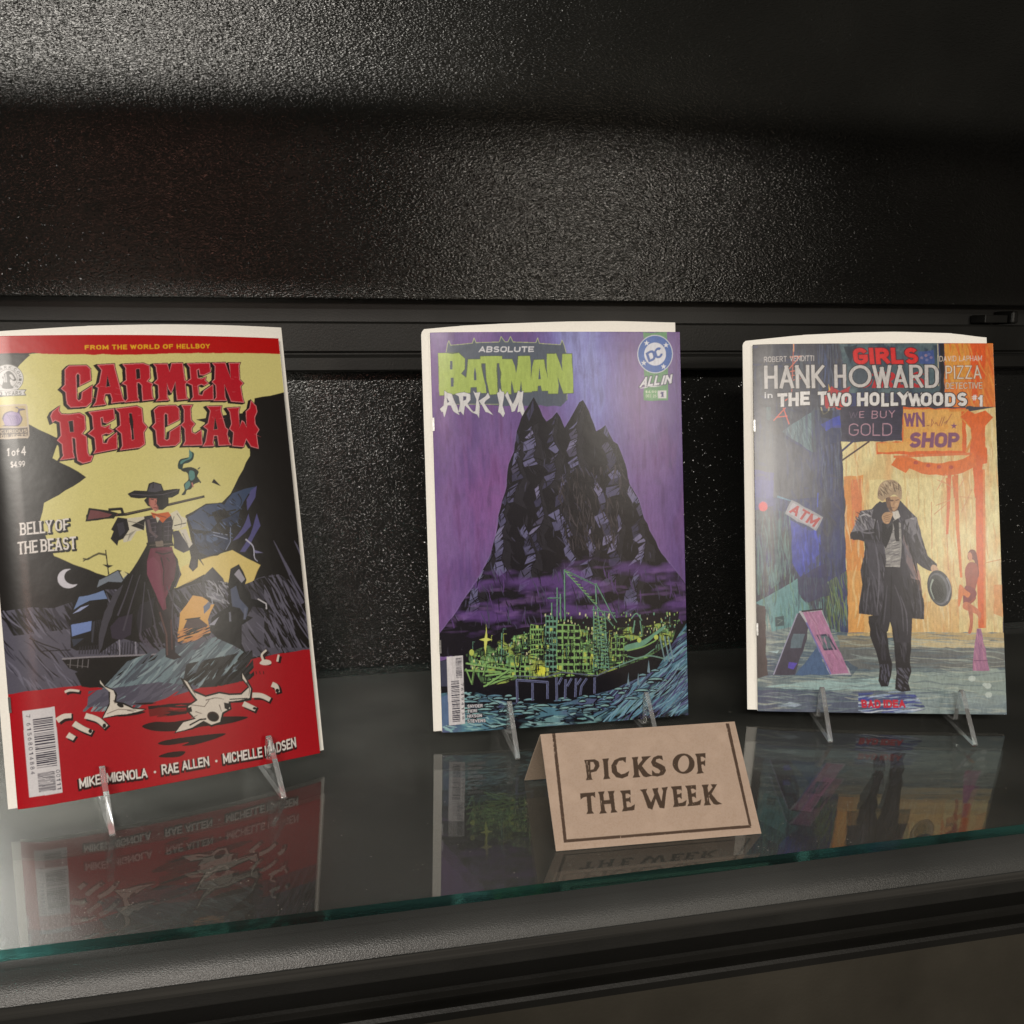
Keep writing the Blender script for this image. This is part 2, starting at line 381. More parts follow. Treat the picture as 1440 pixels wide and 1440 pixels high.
def art_wasteland(A):
    Y = (206, 198, 126); K = (36, 34, 32); RED = (164, 22, 36); BAR = (178, 26, 16)
    a1 = (0, 450, 3.1304); a2 = (0, 780, 3.1304); a3 = (60, 490, 4.2353); a4 = (60, 660, 3.7895); a5 = (0, 460, 4.2357)
    A.crop(0, 0, 1)
    ysky = (Q(*a1, (130, 150), (1236, 148), (1252, 318), (1120, 345), (1100, 598)) +
            Q(*a4, (1068, 0), (1000, 130), (960, 185), (870, 182), (760, 245), (800, 440), (840, 482), (930, 455), (1010, 430), (1160, 510), (1095, 655), (985, 605), (860, 560), (715, 632), (560, 640), (330, 565), (40, 455)) +
            Q(*a1, (240, 1040), (178, 880), (195, 805), (380, 692), (232, 608), (262, 525), (130, 460), (-90, 420), (-90, 280), (-20, 290), (75, 215)))
    A.poly(ysky, Y)
    # warm low glow of the sky towards the horizon
    A.crop(*a4)
    A.poly([(840, 482), (930, 455), (1010, 430), (1160, 510), (1095, 655), (985, 605), (860, 560), (715, 632), (740, 520)], (214, 184, 104), .6)
    A.poly([(912, 50), (950, 90), (900, 70)], K)
    A.crop(*a3); A.poly([(912, 424), (975, 415), (1100, 395), (1110, 470), (960, 440)], K); A.poly([(1080, 400), (1210, 385), (1215, 470), (1130, 560), (1080, 470)], K)
    # slate plain with ink streaks
    A.crop(*a4); G = (84, 82, 92)
    pl = [(-260, 760), (-60, 735), (60, 740), (180, 700), (330, 640), (560, 640), (720, 640), (860, 600), (1000, 640), (1110, 600), (1180, 570), (1260, 560), (1330, 600), (1440, 900), (1440, 960), (1080, 1010), (900, 1100), (-240, 1280)]
    A.poly(pl, G); M = A.full(pl)
    top = A.full([(-260, 700), (560, 620), (1440, 560), (1440, 800), (1100, 760), (560, 800), (-260, 900)])
    A.hatch(M & top, 330, 62, 130, 11, [K, K, (60, 58, 66)], jit=7)
    A.hatch(M, 260, 58, 110, 7, [K, (58, 56, 64), (104, 102, 114)], jit=9)
    for x, y, l in [(1230, 380, 190), (1280, 470, 240), (1340, 380, 120), (1310, 560, 160), (1220, 560, 230), (1360, 700, 160)]:
        A.line([(x, y), (x+l*.5, y+l*.95)], 2, (92, 90, 104), w1=26)
        A.line([(x+20, y+30), (x+14+l*.5, y+l*.95)], 2, K, w1=14)
    A.hatch(A.full([(1180, 560), (1440, 560), (1440, 950), (1180, 950)]) & M, 150, 66, 150, 10, [K, K, (98, 96, 108)], jit=5)
    # generic faceted blue crag beside the traveller
    B1, B2, B3 = (58, 72, 98), (82, 80, 124), (44, 54, 76)
    A.poly([(760, 250), (872, 182), (955, 176), (1000, 130), (1060, 104), (1138, 84), (1128, 180), (1162, 260), (1150, 330), (1080, 450), (1000, 425), (930, 460), (845, 470), (800, 420), (790, 330)], K)
    A.poly([(772, 255), (872, 190), (950, 182), (990, 200), (900, 230), (930, 290), (890, 330), (800, 320)], B1)
    A.poly([(985, 160), (1010, 128), (1075, 104), (1130, 92), (1085, 150), (1050, 210), (1000, 245), (960, 200)], B1)
    A.poly([(1000, 250), (1050, 220), (1040, 280), (985, 305), (950, 270)], B3)
    A.poly([(806, 340), (860, 350), (900, 330), (980, 350), (1000, 380), (960, 440), (880, 462), (830, 440), (810, 390)], B3)
    A.poly([(815, 345), (850, 340), (862, 372), (845, 392), (815, 378)], B1); A.poly([(872, 352), (915, 345), (935, 372), (900, 392), (872, 380)], (70, 88, 118))
    A.poly([(1096, 235), (1110, 300), (1040, 370), (1010, 382), (1060, 320), (1080, 280)], B2)
    A.poly([(1140, 235), (1160, 300), (1120, 370), (1078, 440), (1050, 440), (1105, 350)], B2); A.poly([(1110, 110), (1140, 88), (1132, 150), (1090, 220), (1085, 160)], B2)
    A.line([(905, 335), (985, 350)], 3, (150, 158, 178)); A.line([(910, 350), (985, 372)], 3, (150, 158, 178)); A.line([(1000, 310), (1000, 385), (975, 430)], 4, (120, 128, 150))
    A.line([(800, 320), (890, 335), (930, 290)], 5, K); A.line([(880, 250), (930, 235), (1030, 215)], 7, K); A.line([(1100, 130), (1070, 180)], 6, K)
    A.line([(1080, 372), (1120, 410), (1128, 470), (1145, 490)], 7, (176, 176, 190), w1=3, smooth=True)
    A.poly([(1128, 430), (1175, 445), (1130, 446)], (120, 118, 150))
    for pts in ([(800, 270), (850, 300), (880, 330)], [(930, 190), (970, 220), (1010, 240)], [(1040, 130), (1060, 170), (1040, 210)], [(820, 400), (860, 420), (900, 400)], [(930, 400), (960, 380)], [(850, 215), (880, 235)], [(1000, 270), (1030, 300), (1020, 350)], [(840, 350), (842, 380)], [(900, 355), (925, 360)]): A.line(pts, 6, K, w1=1.5, smooth=True)
    A.hatch(A.full([(780, 260), (960, 190), (1060, 120), (1060, 300), (960, 440), (820, 430)]), 60, 48, 36, 4, [K, (92, 108, 138), (36, 44, 62)], jit=20)
    # moon
    A.ell(138, 582, 58, 52, (198, 196, 200)); A.ell(168, 572, 52, 42, K)
    # pennant, blue sails, hull
    INK = (44, 42, 36)
    A.line([(336, 430), (352, 560)], 5, INK); A.line([(338, 455), (300, 448), (270, 462), (240, 480), (215, 476)], 10, (92, 88, 62), w1=7); A.line([(250, 470), (215, 490)], 4, INK)
    A.poly([(318, 506), (378, 512), (350, 526)], INK)
    A.poly([(282, 640), (300, 590), (400, 535), (425, 540), (465, 556), (440, 610), (360, 600)], K); A.poly([(290, 630), (302, 590), (400, 540), (455, 556), (420, 602), (350, 598)], (116, 124, 132))
    A.poly([(412, 548), (425, 538), (452, 558), (430, 580)], (206, 198, 140)); A.line([(405, 540), (430, 590)], 4, K)
    A.poly([(150, 950), (146, 810), (165, 710), (200, 670), (330, 630), (350, 700), (330, 960), (180, 965)], K)
    A.poly([(166, 748), (195, 680), (325, 645), (345, 690), (250, 700), (200, 725)], (110, 130, 166)); A.poly([(160, 770), (205, 735), (250, 722), (200, 755)], (150, 160, 190))
    A.poly([(152, 828), (262, 808), (258, 860), (158, 890)], (112, 132, 178)); A.poly([(156, 905), (220, 900), (165, 945)], (56, 60, 70)); A.poly([(268, 812), (310, 800), (330, 820), (300, 940), (260, 920)], (62, 62, 68))
    for k in range(9): A.line([(290+k*9, 740+k*3), (270+k*8, 960)], 4, K, w1=8)
    A.line([(120, 1000), (90, 960), (0, 930), (-70, 900)], 5, K); A.line([(0, 968), (150, 962)], 4, K)
    hull = [(102, 1012), (260, 1000), (640, 985), (600, 1020), (470, 1120), (330, 1165), (280, 1120), (140, 1060)]
    A.poly(hull, (34, 32, 30)); A.line([(104, 1010), (250, 1000), (620, 985)], 7, (132, 128, 132)); A.line([(130, 1040), (240, 1052)], 3, (90, 86, 84))
    for x in (150, 190, 215, 245): A.line([(x, 1012), (x-4, 1058)], 3, (110, 106, 106))
    for k in range(22): A.line([(200+k*15, 945-k*1.5), (196+k*15, 985)], 4, (52, 50, 54), w1=6)
    for x in (408, 495): A.line([(x, 900), (x+3, 990)], 5, (140, 138, 146))
    # red desert
    A.crop(*a2)
    red = [(20, 617), (200, 592), (375, 572), (470, 590), (640, 590), (760, 596), (980, 575), (1110, 540), (1066, 465), (1200, 440), (1400, 410), (1440, 900), (40, 1180)]
    A.poly(red, RED)
    A.poly([(1062, 466), (1110, 540), (985, 574), (840, 590), (620, 600), (360, 580), (330, 520), (500, 470), (800, 470)], (34, 32, 30))
    dust = [(384, 668), (470, 590), (580, 500), (700, 455), (830, 420), (990, 392), (1075, 440), (1080, 486), (1000, 530), (900, 566), (790, 596), (660, 652), (520, 672)]
    A.poly(dust, (98, 112, 118)); DM = A.full([(360, 690), (560, 470), (690, 420), (960, 360), (1110, 440), (1020, 545), (760, 620), (560, 690)])
    A.hatch(DM, 240, -38, 120, 12, [(112, 130, 134), (92, 104, 110), (132, 148, 150), (78, 84, 92)], jit=7)
    A.hatch(A.full([(820, 480), (1110, 420), (1120, 545), (960, 580), (800, 590)]), 90, -40, 90, 11, [(34, 32, 30), (50, 50, 50)], jit=6)
    A.hatch(A.full([(390, 600), (700, 560), (900, 580), (640, 660), (384, 672)]), 120, -30, 90, 12, [(92, 90, 102), (80, 78, 90)], jit=6)
    # fire and rocks at right
    A.crop(*a4)
    A.poly([(732, 765), (800, 672), (850, 680), (915, 720), (880, 800), (885, 830), (760, 850), (720, 880)], (206, 158, 84)); A.poly([(740, 850), (830, 800), (890, 835), (800, 900), (715, 920)], (198, 142, 80))
    A.poly([(770, 800), (830, 790), (880, 830), (860, 860), (780, 870), (745, 860)], (74, 58, 56)); A.line([(720, 900), (880, 850)], 6, K); A.line([(715, 870), (770, 850)], 6, K); A.line([(760, 800), (840, 790)], 5, K)
    A.hatch(A.full([(715, 850), (900, 840), (890, 900), (720, 930)]), 40, -14, 80, 6, [K, (190, 130, 76)], jit=6)
    # dark outcrop at right (generic)
    A.poly([(850, 580), (905, 520), (960, 580), (985, 640), (940, 700), (880, 690), (850, 620)], (58, 58, 64))
    A.poly([(985, 620), (1000, 530), (1045, 505), (1086, 590), (1075, 620), (1110, 690), (1190, 700), (1205, 745), (1120, 730), (1090, 780), (1120, 790), (1060, 830), (1060, 930), (1090, 990), (1020, 940), (930, 900), (890, 860), (900, 790), (990, 730)], (30, 29, 30))
    A.poly([(1000, 640), (1030, 620), (1050, 690), (1095, 740), (1085, 790), (1050, 740), (1010, 730)], (76, 84, 104)); A.poly([(1020, 560), (1045, 530), (1078, 585), (1060, 605)], (150, 148, 156))
    A.poly([(862, 600), (890, 640), (960, 660), (980, 720), (900, 700), (870, 650)], (104, 106, 112)); A.poly([(856, 730), (905, 690), (890, 740), (860, 770)], (98, 108, 126)); A.poly([(885, 830), (940, 785), (915, 830)], (150, 150, 160))
    A.hatch(A.full([(860, 590), (985, 600), (1000, 720), (880, 720)]), 60, 50, 40, 6, [K, (150, 150, 156), (110, 110, 120)], jit=30)
    A.line([(1145, 690), (1190, 716), (1192, 745)], 6, (190, 188, 190)); A.line([(996, 760), (1000, 810)], 9, (110, 112, 122)); A.line([(1080, 740), (1075, 800)], 10, (96, 102, 120))
    # a plain generic traveller: broad hat, long dark coat, staff over the shoulder
    A.line([(232, 250), (440, 240), (600, 205), (862, 144)], 15, K, w1=11); A.line([(240, 248), (400, 240)], 16, (92, 52, 50), w1=9); A.poly([(228, 278), (246, 205), (300, 212), (400, 232), (380, 262), (290, 272)], K); A.poly([(240, 268), (254, 216), (300, 222), (370, 240), (350, 254), (280, 262)], (112, 68, 68))
    A.line([(440, 238), (600, 203), (850, 146)], 4, (96, 84, 70))
    A.poly([(560, 395), (480, 530), (400, 640), (330, 760), (290, 900), (300, 985), (330, 960), (420, 900), (500, 920), (640, 930), (720, 900), (700, 760), (690, 650), (740, 560), (720, 480), (660, 380)], K)
    A.poly([(430, 612), (395, 700), (340, 860), (300, 985), (300, 880), (330, 760), (380, 660)], (70, 68, 74)); A.poly([(405, 790), (480, 770), (470, 880), (420, 910), (370, 900), (360, 840)], (56, 50, 60)); A.poly([(520, 720), (600, 680), (580, 840), (520, 900), (500, 820)], (46, 44, 48))
    A.hatch(A.full([(500, 880), (720, 760), (720, 930), (560, 960)]), 80, 70, 60, 7, [K, (80, 74, 84)], jit=12)
    A.poly([(440, 262), (500, 255), (556, 250), (545, 320), (500, 330), (470, 380), (432, 390), (420, 340)], (198, 192, 168)); A.poly([(470, 300), (545, 262), (540, 325)], K); A.poly([(462, 340), (500, 322), (450, 388)], (150, 146, 130))
    A.poly([(365, 320), (400, 255), (450, 262), (462, 320), (430, 370), (405, 380), (398, 408), (362, 370), (378, 330)], (34, 32, 34)); A.poly([(395, 290), (430, 280), (440, 330), (410, 360)], (56, 54, 60)); A.line([(350, 215), (420, 210), (430, 240)], 12, K)
    A.poly([(540, 250), (600, 240), (690, 245), (700, 300), (690, 390), (560, 410), (552, 330)], (50, 44, 50)); A.line([(562, 268), (575, 330), (610, 362)], 12, (96, 82, 84)); A.line([(640, 280), (640, 385)], 4, K); A.line([(600, 300), (598, 380)], 3, (84, 76, 84)); A.line([(670, 290), (668, 380)], 3, (84, 76, 84))
    A.poly([(680, 235), (716, 216), (738, 250), (768, 262), (766, 300), (720, 325), (690, 318), (696, 280)], (204, 198, 170)); A.poly([(728, 322), (764, 316), (800, 400), (780, 425)], (196, 190, 172)); A.line([(700, 300), (765, 285)], 4, K)
    A.poly([(690, 330), (725, 325), (785, 430), (750, 445), (700, 420)], (60, 58, 66)); A.poly([(780, 420), (800, 396), (832, 430), (826, 520), (800, 545), (778, 520), (790, 470)], (36, 34, 38)); A.line([(830, 470), (858, 512)], 8, K, w1=3); A.poly([(786, 490), (815, 480), (815, 530), (795, 535)], (60, 56, 62))
    A.poly([(552, 392), (690, 380), (700, 408), (560, 422)], (40, 36, 34)); A.poly([(600, 384), (640, 380), (644, 410), (604, 412)], (120, 108, 96)); A.line([(570, 405), (690, 396)], 3, (110, 100, 90))
    MAR = (106, 52, 66)
    A.poly([(575, 420), (690, 412), (712, 500), (690, 600), (655, 690), (660, 755), (640, 750), (600, 660), (556, 560), (556, 490)], MAR)
    A.poly([(628, 470), (645, 520), (640, 600), (650, 660), (700, 590), (712, 500), (694, 430), (600, 430)], (88, 44, 56)); A.line([(600, 440), (640, 452), (690, 440)], 5, K); A.line([(630, 470), (646, 540), (642, 620)], 6, K, w1=2); A.line([(660, 470), (676, 490)], 4, K)
    A.poly([(556, 560), (556, 490), (590, 465), (622, 500), (630, 600), (650, 700), (640, 750), (600, 660)], (118, 62, 78))
    A.poly([(596, 690), (640, 755), (664, 740), (690, 640), (700, 760), (704, 900), (706, 975), (740, 1000), (700, 1015), (655, 1000), (650, 880)], (48, 40, 42)); A.line([(624, 760), (660, 880), (664, 990)], 7, (90, 66, 62)); A.line([(684, 800), (690, 960)], 6, (84, 60, 58))
    A.poly([(540, 165), (560, 195), (590, 205), (640, 205), (672, 190), (665, 150), (560, 145)], K); A.poly([(568, 142), (620, 138), (628, 175), (618, 215), (600, 226), (582, 206), (566, 185)], (176, 112, 98)); A.poly([(612, 150), (670, 150), (672, 190), (640, 216), (618, 216), (606, 180)], K)
    A.line([(576, 158), (592, 162)], 4, K); A.line([(606, 160), (614, 158)], 4, K); A.line([(600, 164), (604, 186), (596, 190)], 3, (120, 66, 58)); A.line([(590, 204), (608, 204)], 4, (104, 34, 40)); A.poly([(566, 150), (574, 148), (572, 190), (566, 184)], (150, 90, 78)); A.poly([(600, 205), (618, 196), (612, 216)], (136, 80, 70))
    for pts in ([(480, 560), (440, 680), (400, 780)], [(520, 560), (470, 720), (430, 860)], [(545, 600), (530, 760), (520, 880)], [(700, 640), (690, 780), (700, 880)], [(660, 620), (690, 700)], [(560, 640), (590, 780), (610, 900)], [(720, 500), (730, 560), (705, 630)]): A.line(pts, 3, (74, 70, 78), w1=8, smooth=True)
    for pts in ([(455, 275), (500, 285), (540, 300)], [(440, 350), (470, 345)], [(715, 235), (740, 275), (735, 310)], [(745, 340), (775, 400)], [(700, 250), (690, 290)]): A.line(pts, 4, (110, 104, 92), w1=1.5, smooth=True)
    for y in (262, 286, 310, 334, 358): A.line([(574, y), (606, y-3)], 2.5, (92, 84, 92)); A.line([(648, y-4), (684, y-8)], 2.5, (92, 84, 92))
    A.poly([(575, 228), (610, 236), (670, 226), (684, 246), (660, 262), (640, 285), (615, 262), (590, 258)], (190, 92, 40)); A.poly([(600, 248), (612, 284), (625, 260)], (190, 186, 160)); A.line([(580, 236), (660, 256)], 4, (120, 50, 28))
    A.poly([(452, 130), (490, 112), (555, 115), (565, 75), (590, 66), (632, 78), (645, 112), (700, 104), (732, 104), (725, 130), (690, 150), (600, 156), (510, 155), (470, 150)], (33, 32, 34)); A.poly([(560, 118), (575, 80), (595, 72), (630, 84), (636, 112), (600, 122)], (70, 68, 76)); A.line([(470, 132), (560, 138), (640, 134), (720, 112)], 4, (74, 70, 76)); A.line([(590, 76), (588, 100)], 4, K)
    # small teal hanging lizard-like charm
    T = (86, 132, 124)
    A.crop(*a3); A.blob([(868, 590), (880, 610), (900, 625), (895, 660), (870, 680), (840, 690), (830, 720), (808, 715), (805, 690), (820, 660), (868, 648), (880, 632)], (40, 62, 58)); A.blob([(872, 606), (890, 628), (882, 656), (850, 670), (822, 690), (826, 668), (868, 652)], T)
    A.crop(*a4); A.blob([(735, 0), (790, -12), (830, 10), (822, 40), (835, 65), (806, 80), (790, 105), (768, 112), (760, 134), (740, 136), (756, 110), (752, 80), (775, 55), (770, 20)], (44, 52, 46)); A.blob([(782, 8), (806, 12), (810, 45), (790, 60), (780, 40)], T); A.blob([(758, 80), (780, 62), (786, 85), (764, 108)], T); A.line([(795, 70), (802, 95)], 6, (180, 120, 110)); A.line([(820, 40), (842, 72)], 7, (44, 52, 46)); A.line([(758, 12), (740, 4)], 6, (44, 52, 46)); A.line([(826, 0), (838, -10)], 5, (70, 80, 66))
    # skulls, bones and their shadows
    A.crop(*a2); BN = (210, 202, 186); SH = (44, 22, 24)
    for q in ([(625, 755), (680, 735), (760, 735), (900, 715), (1085, 712), (1040, 735), (960, 750), (900, 755), (780, 775), (680, 775)], [(695, 830), (760, 810), (980, 785), (960, 805), (860, 835), (800, 840), (830, 825), (740, 838)], [(700, 885), (750, 868), (815, 865), (790, 888), (720, 892)], [(545, 690), (640, 690), (600, 705), (520, 712)]): A.blob(q, SH)
    A.hatch(A.full([(650, 660), (860, 650), (820, 700), (660, 720)]), 14, 4, 110, 16, [SH, (110, 22, 28)], jit=4)
    A.blob([(590, 655), (650, 650), (690, 652), (640, 660)], SH)
    A.poly([(448, 722), (480, 655), (478, 600), (436, 562), (438, 540), (460, 575), (500, 592), (516, 612), (512, 645), (548, 652), (590, 672), (648, 678), (610, 696), (520, 710)], K); A.poly([(454, 718), (484, 660), (486, 606), (442, 566), (440, 552), (462, 582), (500, 598), (508, 620), (502, 650), (545, 660), (585, 678), (636, 682), (600, 692), (515, 704)], BN); A.ell(530, 662, 16, 9, K, 25); A.line([(470, 700), (520, 680), (600, 684)], 3, (130, 118, 108))
    A.poly([(766, 786), (800, 735), (852, 720), (822, 690), (820, 664), (858, 640), (830, 600), (792, 540), (826, 552), (852, 595), (905, 618), (965, 602), (1010, 610), (1060, 608), (1090, 580), (1060, 545), (1062, 502), (1086, 545), (1112, 590), (1106, 640), (1060, 650), (1015, 652), (1020, 680), (985, 700), (975, 742), (930, 758), (900, 740), (850, 768)], K)
    A.poly([(774, 780), (806, 738), (862, 722), (832, 690), (828, 668), (870, 640), (842, 605), (808, 550), (824, 560), (850, 604), (905, 626), (965, 610), (1010, 618), (1062, 616), (1098, 582), (1068, 545), (1066, 522), (1082, 550), (1104, 590), (1098, 630), (1055, 640), (1005, 646), (1012, 676), (978, 694), (968, 735), (930, 748), (896, 730), (846, 760)], BN)
    A.ell(938, 712, 27, 22, (54, 42, 38), 20); A.ell(938, 714, 20, 16, K, 20); A.poly([(985, 650), (1015, 655), (1005, 684), (988, 676)], K); A.line([(834, 750), (880, 725), (908, 722)], 6, K); A.line([(840, 660), (900, 668), (920, 640)], 3, (120, 108, 98)); A.poly([(822, 676), (842, 668), (846, 690), (832, 694)], K); A.line([(1010, 636), (1090, 632)], 4, K)
    for pts in ([(905, 640), (950, 630), (985, 636)], [(860, 690), (890, 700)], [(840, 720), (870, 705)], [(965, 660), (975, 690)], [(500, 640), (508, 655)], [(560, 684), (590, 690)], [(1085, 560), (1098, 590), (1094, 620)], [(846, 590), (862, 620)]): A.line(pts, 4, (110, 98, 90), w1=1.5, smooth=True)
    for pts in ([(252, 730), (280, 712), (315, 708)], [(325, 742), (365, 765), (405, 782)], [(376, 708), (430, 725), (468, 758)], [(298, 792), (328, 808)], [(1110, 618), (1150, 620), (1188, 638)], [(1070, 655), (1125, 680)], [(1196, 570), (1215, 580), (1222, 606)], [(286, 604), (310, 596), (350, 600)], [(1150, 470), (1185, 474)], [(1220, 470), (1226, 440)], [(1158, 465), (1152, 440), (1172, 420)]):
        thin = pts[0][1] < 610 and pts[0][0] != 1196
        w = 9 if thin else 20
        A.line([(x+8, y+7) for x, y in pts], w+4, SH, smooth=True); A.line(pts, w, BN, w1=w*.8, smooth=True)
    A.blob([(1142, 478), (1160, 462), (1188, 466), (1192, 480), (1165, 486)], BN); A.ell(398, 776, 8, 9, K); A.ell(460, 752, 8, 10, K); A.ell(1220, 598, 8, 9, K); A.ell(1120, 676, 8, 6, K)
    for x in (1126, 1142, 1158): A.line([(x, 512), (x+3, 526)], 3, SH)
    # barcode and creator line
    m = barcode(A, [(98, 688), (241, 668), (276, 1046), (130, 1068)], [(.11, .68, .3, .92), (.74, .96, .3, .82)], 3)
    for i, s in enumerate('761568014884'):
        u = .1; v = .05+i*.056+(.04 if i else 0)
        A.text(s, m(u+.0, v), m(u, v+.035), m(u+.13, v), m(u+.13, v+.035), col=(60, 58, 70), tx=.14, ty=.14)
    for i, s in enumerate('00111'): v = .73+i*.05; A.text(s, m(.86, v), m(.86, v+.035), m(.98, v), m(.98, v+.035), col=(60, 58, 70), tx=.14, ty=.14)
    W = (222, 216, 206)
    for s, bl, br, h in [('MIKE', (352, 1030), (446, 1008), 44), ('MIGNOLA', (472, 1004), (650, 980), 42), ('RAE', (714, 968), (788, 957), 44), ('ALLEN', (804, 950), (922, 928), 42), ('MICHELLE', (984, 920), (1156, 890), 44), ('MADSEN', (1168, 886), (1304, 846), 44)]:
        A.text(s, np.add(bl, (-2, 6)), np.add(br, (-2, 6)), np.add(bl, (-6, -h+6)), col=(52, 16, 22), tx=.2, ty=.17, gap=.09, out=(52, 16, 22), ow=4)
        A.text(s, bl, br, np.add(bl, (-4, -h)), col=W, tx=.2, ty=.17, gap=.09)
    A.ell(682, 956, 5, 5, W); A.ell(952, 908, 5, 5, W)
    # red strip and its line
    A.crop(*a1); A.poly([(-120, 70), (300, 66), (740, 62), (1240, 74), (1240, 150), (740, 148), (300, 152), (-120, 156)], BAR)
    for s, x0, x1 in [('FROM', 374, 478), ('THE', 494, 560), ('WORLD', 574, 702), ('OF', 718, 762), ('HELLBOY', 778, 924)]:
        yb = lambda x: 131-(x-374)*.011; A.text(s, (x0, yb(x0)), (x1, yb(x1)), (x0-1, yb(x0)-20), col=(222, 170, 40), tx=.24, ty=.2, gap=.2)
    # title
    A.crop(*a3)
    CR, PK, DK = (176, 24, 42), (214, 128, 128), (38, 22, 20)
    LT = [
     [[(134, 128), (158, 104), (262, 102), (284, 122), (288, 190), (222, 222), (222, 160), (210, 148), (200, 160), (204, 300), (216, 314), (232, 302), (236, 262), (296, 222), (292, 320), (262, 346), (168, 352), (146, 330), (138, 262), (112, 240), (134, 218)]],
     [[(328, 100), (426, 94), (430, 120), (478, 300), (492, 316), (410, 326), (414, 300), (404, 270), (372, 272), (366, 306), (378, 334), (300, 344), (318, 318), (332, 236), (316, 226), (338, 204), (352, 130)], [(386, 160), (402, 226), (378, 230)]],
     [[(478, 96), (600, 90), (636, 104), (640, 176), (622, 196), (656, 212), (648, 230), (654, 290), (664, 304), (596, 312), (590, 220), (574, 204), (562, 206), (566, 290), (576, 312), (488, 322), (506, 300), (500, 222), (474, 208), (498, 190), (494, 116)], [(556, 124), (578, 122), (582, 180), (558, 184)]],
     [[(660, 94), (742, 92), (756, 140), (768, 90), (832, 88), (836, 108), (846, 190), (862, 198), (850, 214), (856, 290), (866, 302), (800, 308), (790, 200), (776, 240), (766, 266), (748, 240), (740, 206), (742, 290), (752, 308), (676, 314), (692, 296), (688, 220), (662, 206), (684, 184), (676, 112)]],
     [[(860, 92), (994, 88), (1000, 140), (960, 160), (936, 158), (930, 124), (918, 130), (922, 176), (944, 182), (972, 172), (966, 190), (986, 208), (962, 222), (946, 214), (924, 222), (930, 276), (950, 280), (960, 254), (1014, 216), (1016, 306), (882, 310), (896, 290), (890, 220), (852, 202), (882, 182), (876, 112)]],
     [[(1010, 88), (1086, 86), (1120, 180), (1112, 104), (1108, 88), (1174, 88), (1168, 104), (1172, 186), (1194, 208), (1178, 226), (1190, 300), (1198, 322), (1122, 316), (1082, 214), (1086, 290), (1096, 310), (1018, 312), (1034, 292), (1030, 220), (1008, 200), (1024, 184), (1026, 108)]],
     [[(48, 404), (60, 378), (102, 344), (96, 372), (112, 392), (160, 394), (220, 386), (250, 402), (256, 480), (234, 508), (262, 526), (268, 620), (278, 640), (300, 640), (288, 672), (240, 684), (210, 668), (202, 620), (196, 536), (176, 530), (182, 620), (190, 652), (106, 664), (124, 640), (116, 570), (88, 548), (110, 520), (104, 440), (76, 428), (60, 440)], [(154, 434), (182, 430), (188, 498), (164, 500)]],
     [[(276, 380), (424, 360), (430, 420), (384, 446), (362, 440), (358, 410), (346, 414), (350, 462), (372, 470), (402, 456), (396, 476), (424, 492), (396, 510), (378, 506), (354, 516), (360, 564), (382, 566), (392, 540), (442, 500), (444, 598), (304, 626), (318, 600), (310, 532), (272, 508), (304, 480), (296, 404)]],
     [[(434, 360), (560, 344), (590, 358), (598, 440), (622, 468), (602, 500), (608, 570), (580, 590), (462, 606), (476, 580), (470, 508), (436, 480), (464, 458), (458, 384)], [(514, 388), (530, 386), (546, 540), (532, 548)]],
     [[(664, 366), (690, 344), (792, 340), (812, 358), (814, 424), (746, 458), (744, 394), (730, 386), (724, 398), (726, 540), (740, 548), (754, 538), (758, 496), (820, 456), (818, 556), (792, 578), (700, 584), (680, 566), (674, 490), (652, 466), (672, 444)]],
     [[(828, 340), (890, 338), (880, 360), (884, 428), (906, 450), (886, 476), (888, 500), (910, 510), (944, 486), (950, 576), (836, 578), (850, 552), (846, 478), (824, 456), (842, 438), (842, 366)]],
     [[(978, 346), (1064, 344), (1060, 372), (1088, 470), (1104, 484), (1098, 510), (1110, 560), (1122, 574), (1048, 578), (1040, 520), (1020, 520), (1014, 560), (1020, 580), (954, 582), (970, 556), (982, 484), (958, 466), (984, 446), (998, 372)], [(1026, 410), (1042, 480), (1018, 484)]],
     [[(1098, 356), (1172, 352), (1166, 376), (1172, 470), (1186, 430), (1200, 440), (1214, 470), (1210, 376), (1232, 356), (1240, 312), (1270, 344), (1276, 378), (1262, 410), (1266, 452), (1288, 484), (1272, 510), (1284, 596), (1240, 584), (1212, 540), (1196, 586), (1130, 580), (1136, 500), (1112, 480), (1124, 450), (1114, 380)]]]
    def face(dx, dy, g, col, hole):
        for L in LT:
            A.put(grow(A.px(np.array(L[0], float)+(dx, dy)), g*A.unit()), col)
            if hole is not None:
                for h in L[1:]: A.put(grow(A.px(np.array(h, float)+(dx, dy)), -g*A.unit()*.6), hole)
    for k in range(1, 6): face(-3*k, 1.5*k, 5, DK, None)
    face(0, 0, 5, DK, None); face(0, 0, 1.5, PK, DK); face(0, 0, -2.2, CR, PK)
    for L in LT:
        for h in L[1:]: A.poly(h, DK)
    r = A.rng
    for k in range(46):
        x, y = r.uniform(110, 1260), r.uniform(110, 560); x1, y1 = x+r.uniform(10, 40), y+r.uniform(-12, 22)
        c = A.px([(x, y)])[0]; iy, ix = int(min(max(c[1], 0), A.ch-1)), int(min(max(c[0], 0), A.cw-1))
        if np.abs(A.img[iy, ix]-ink(CR)).sum() < .02: A.line([(x, y), (x1, y1)], 2.2, (204, 92, 98), w1=.6)
    # round horse emblem with ribbon
    A.crop(*a5); W2 = (206, 204, 198); GD = (92, 90, 84)
    A.poly([(-60, 165), (182, 165), (110, 236), (-60, 300)], (60, 57, 52))
    A.ell(46, 308, 96, 86, (120, 117, 108)); A.ell(46, 308, 92, 82, W2); A.ell(46, 308, 60, 56, (110, 107, 98)); A.ell(46, 308, 57, 53, W2)
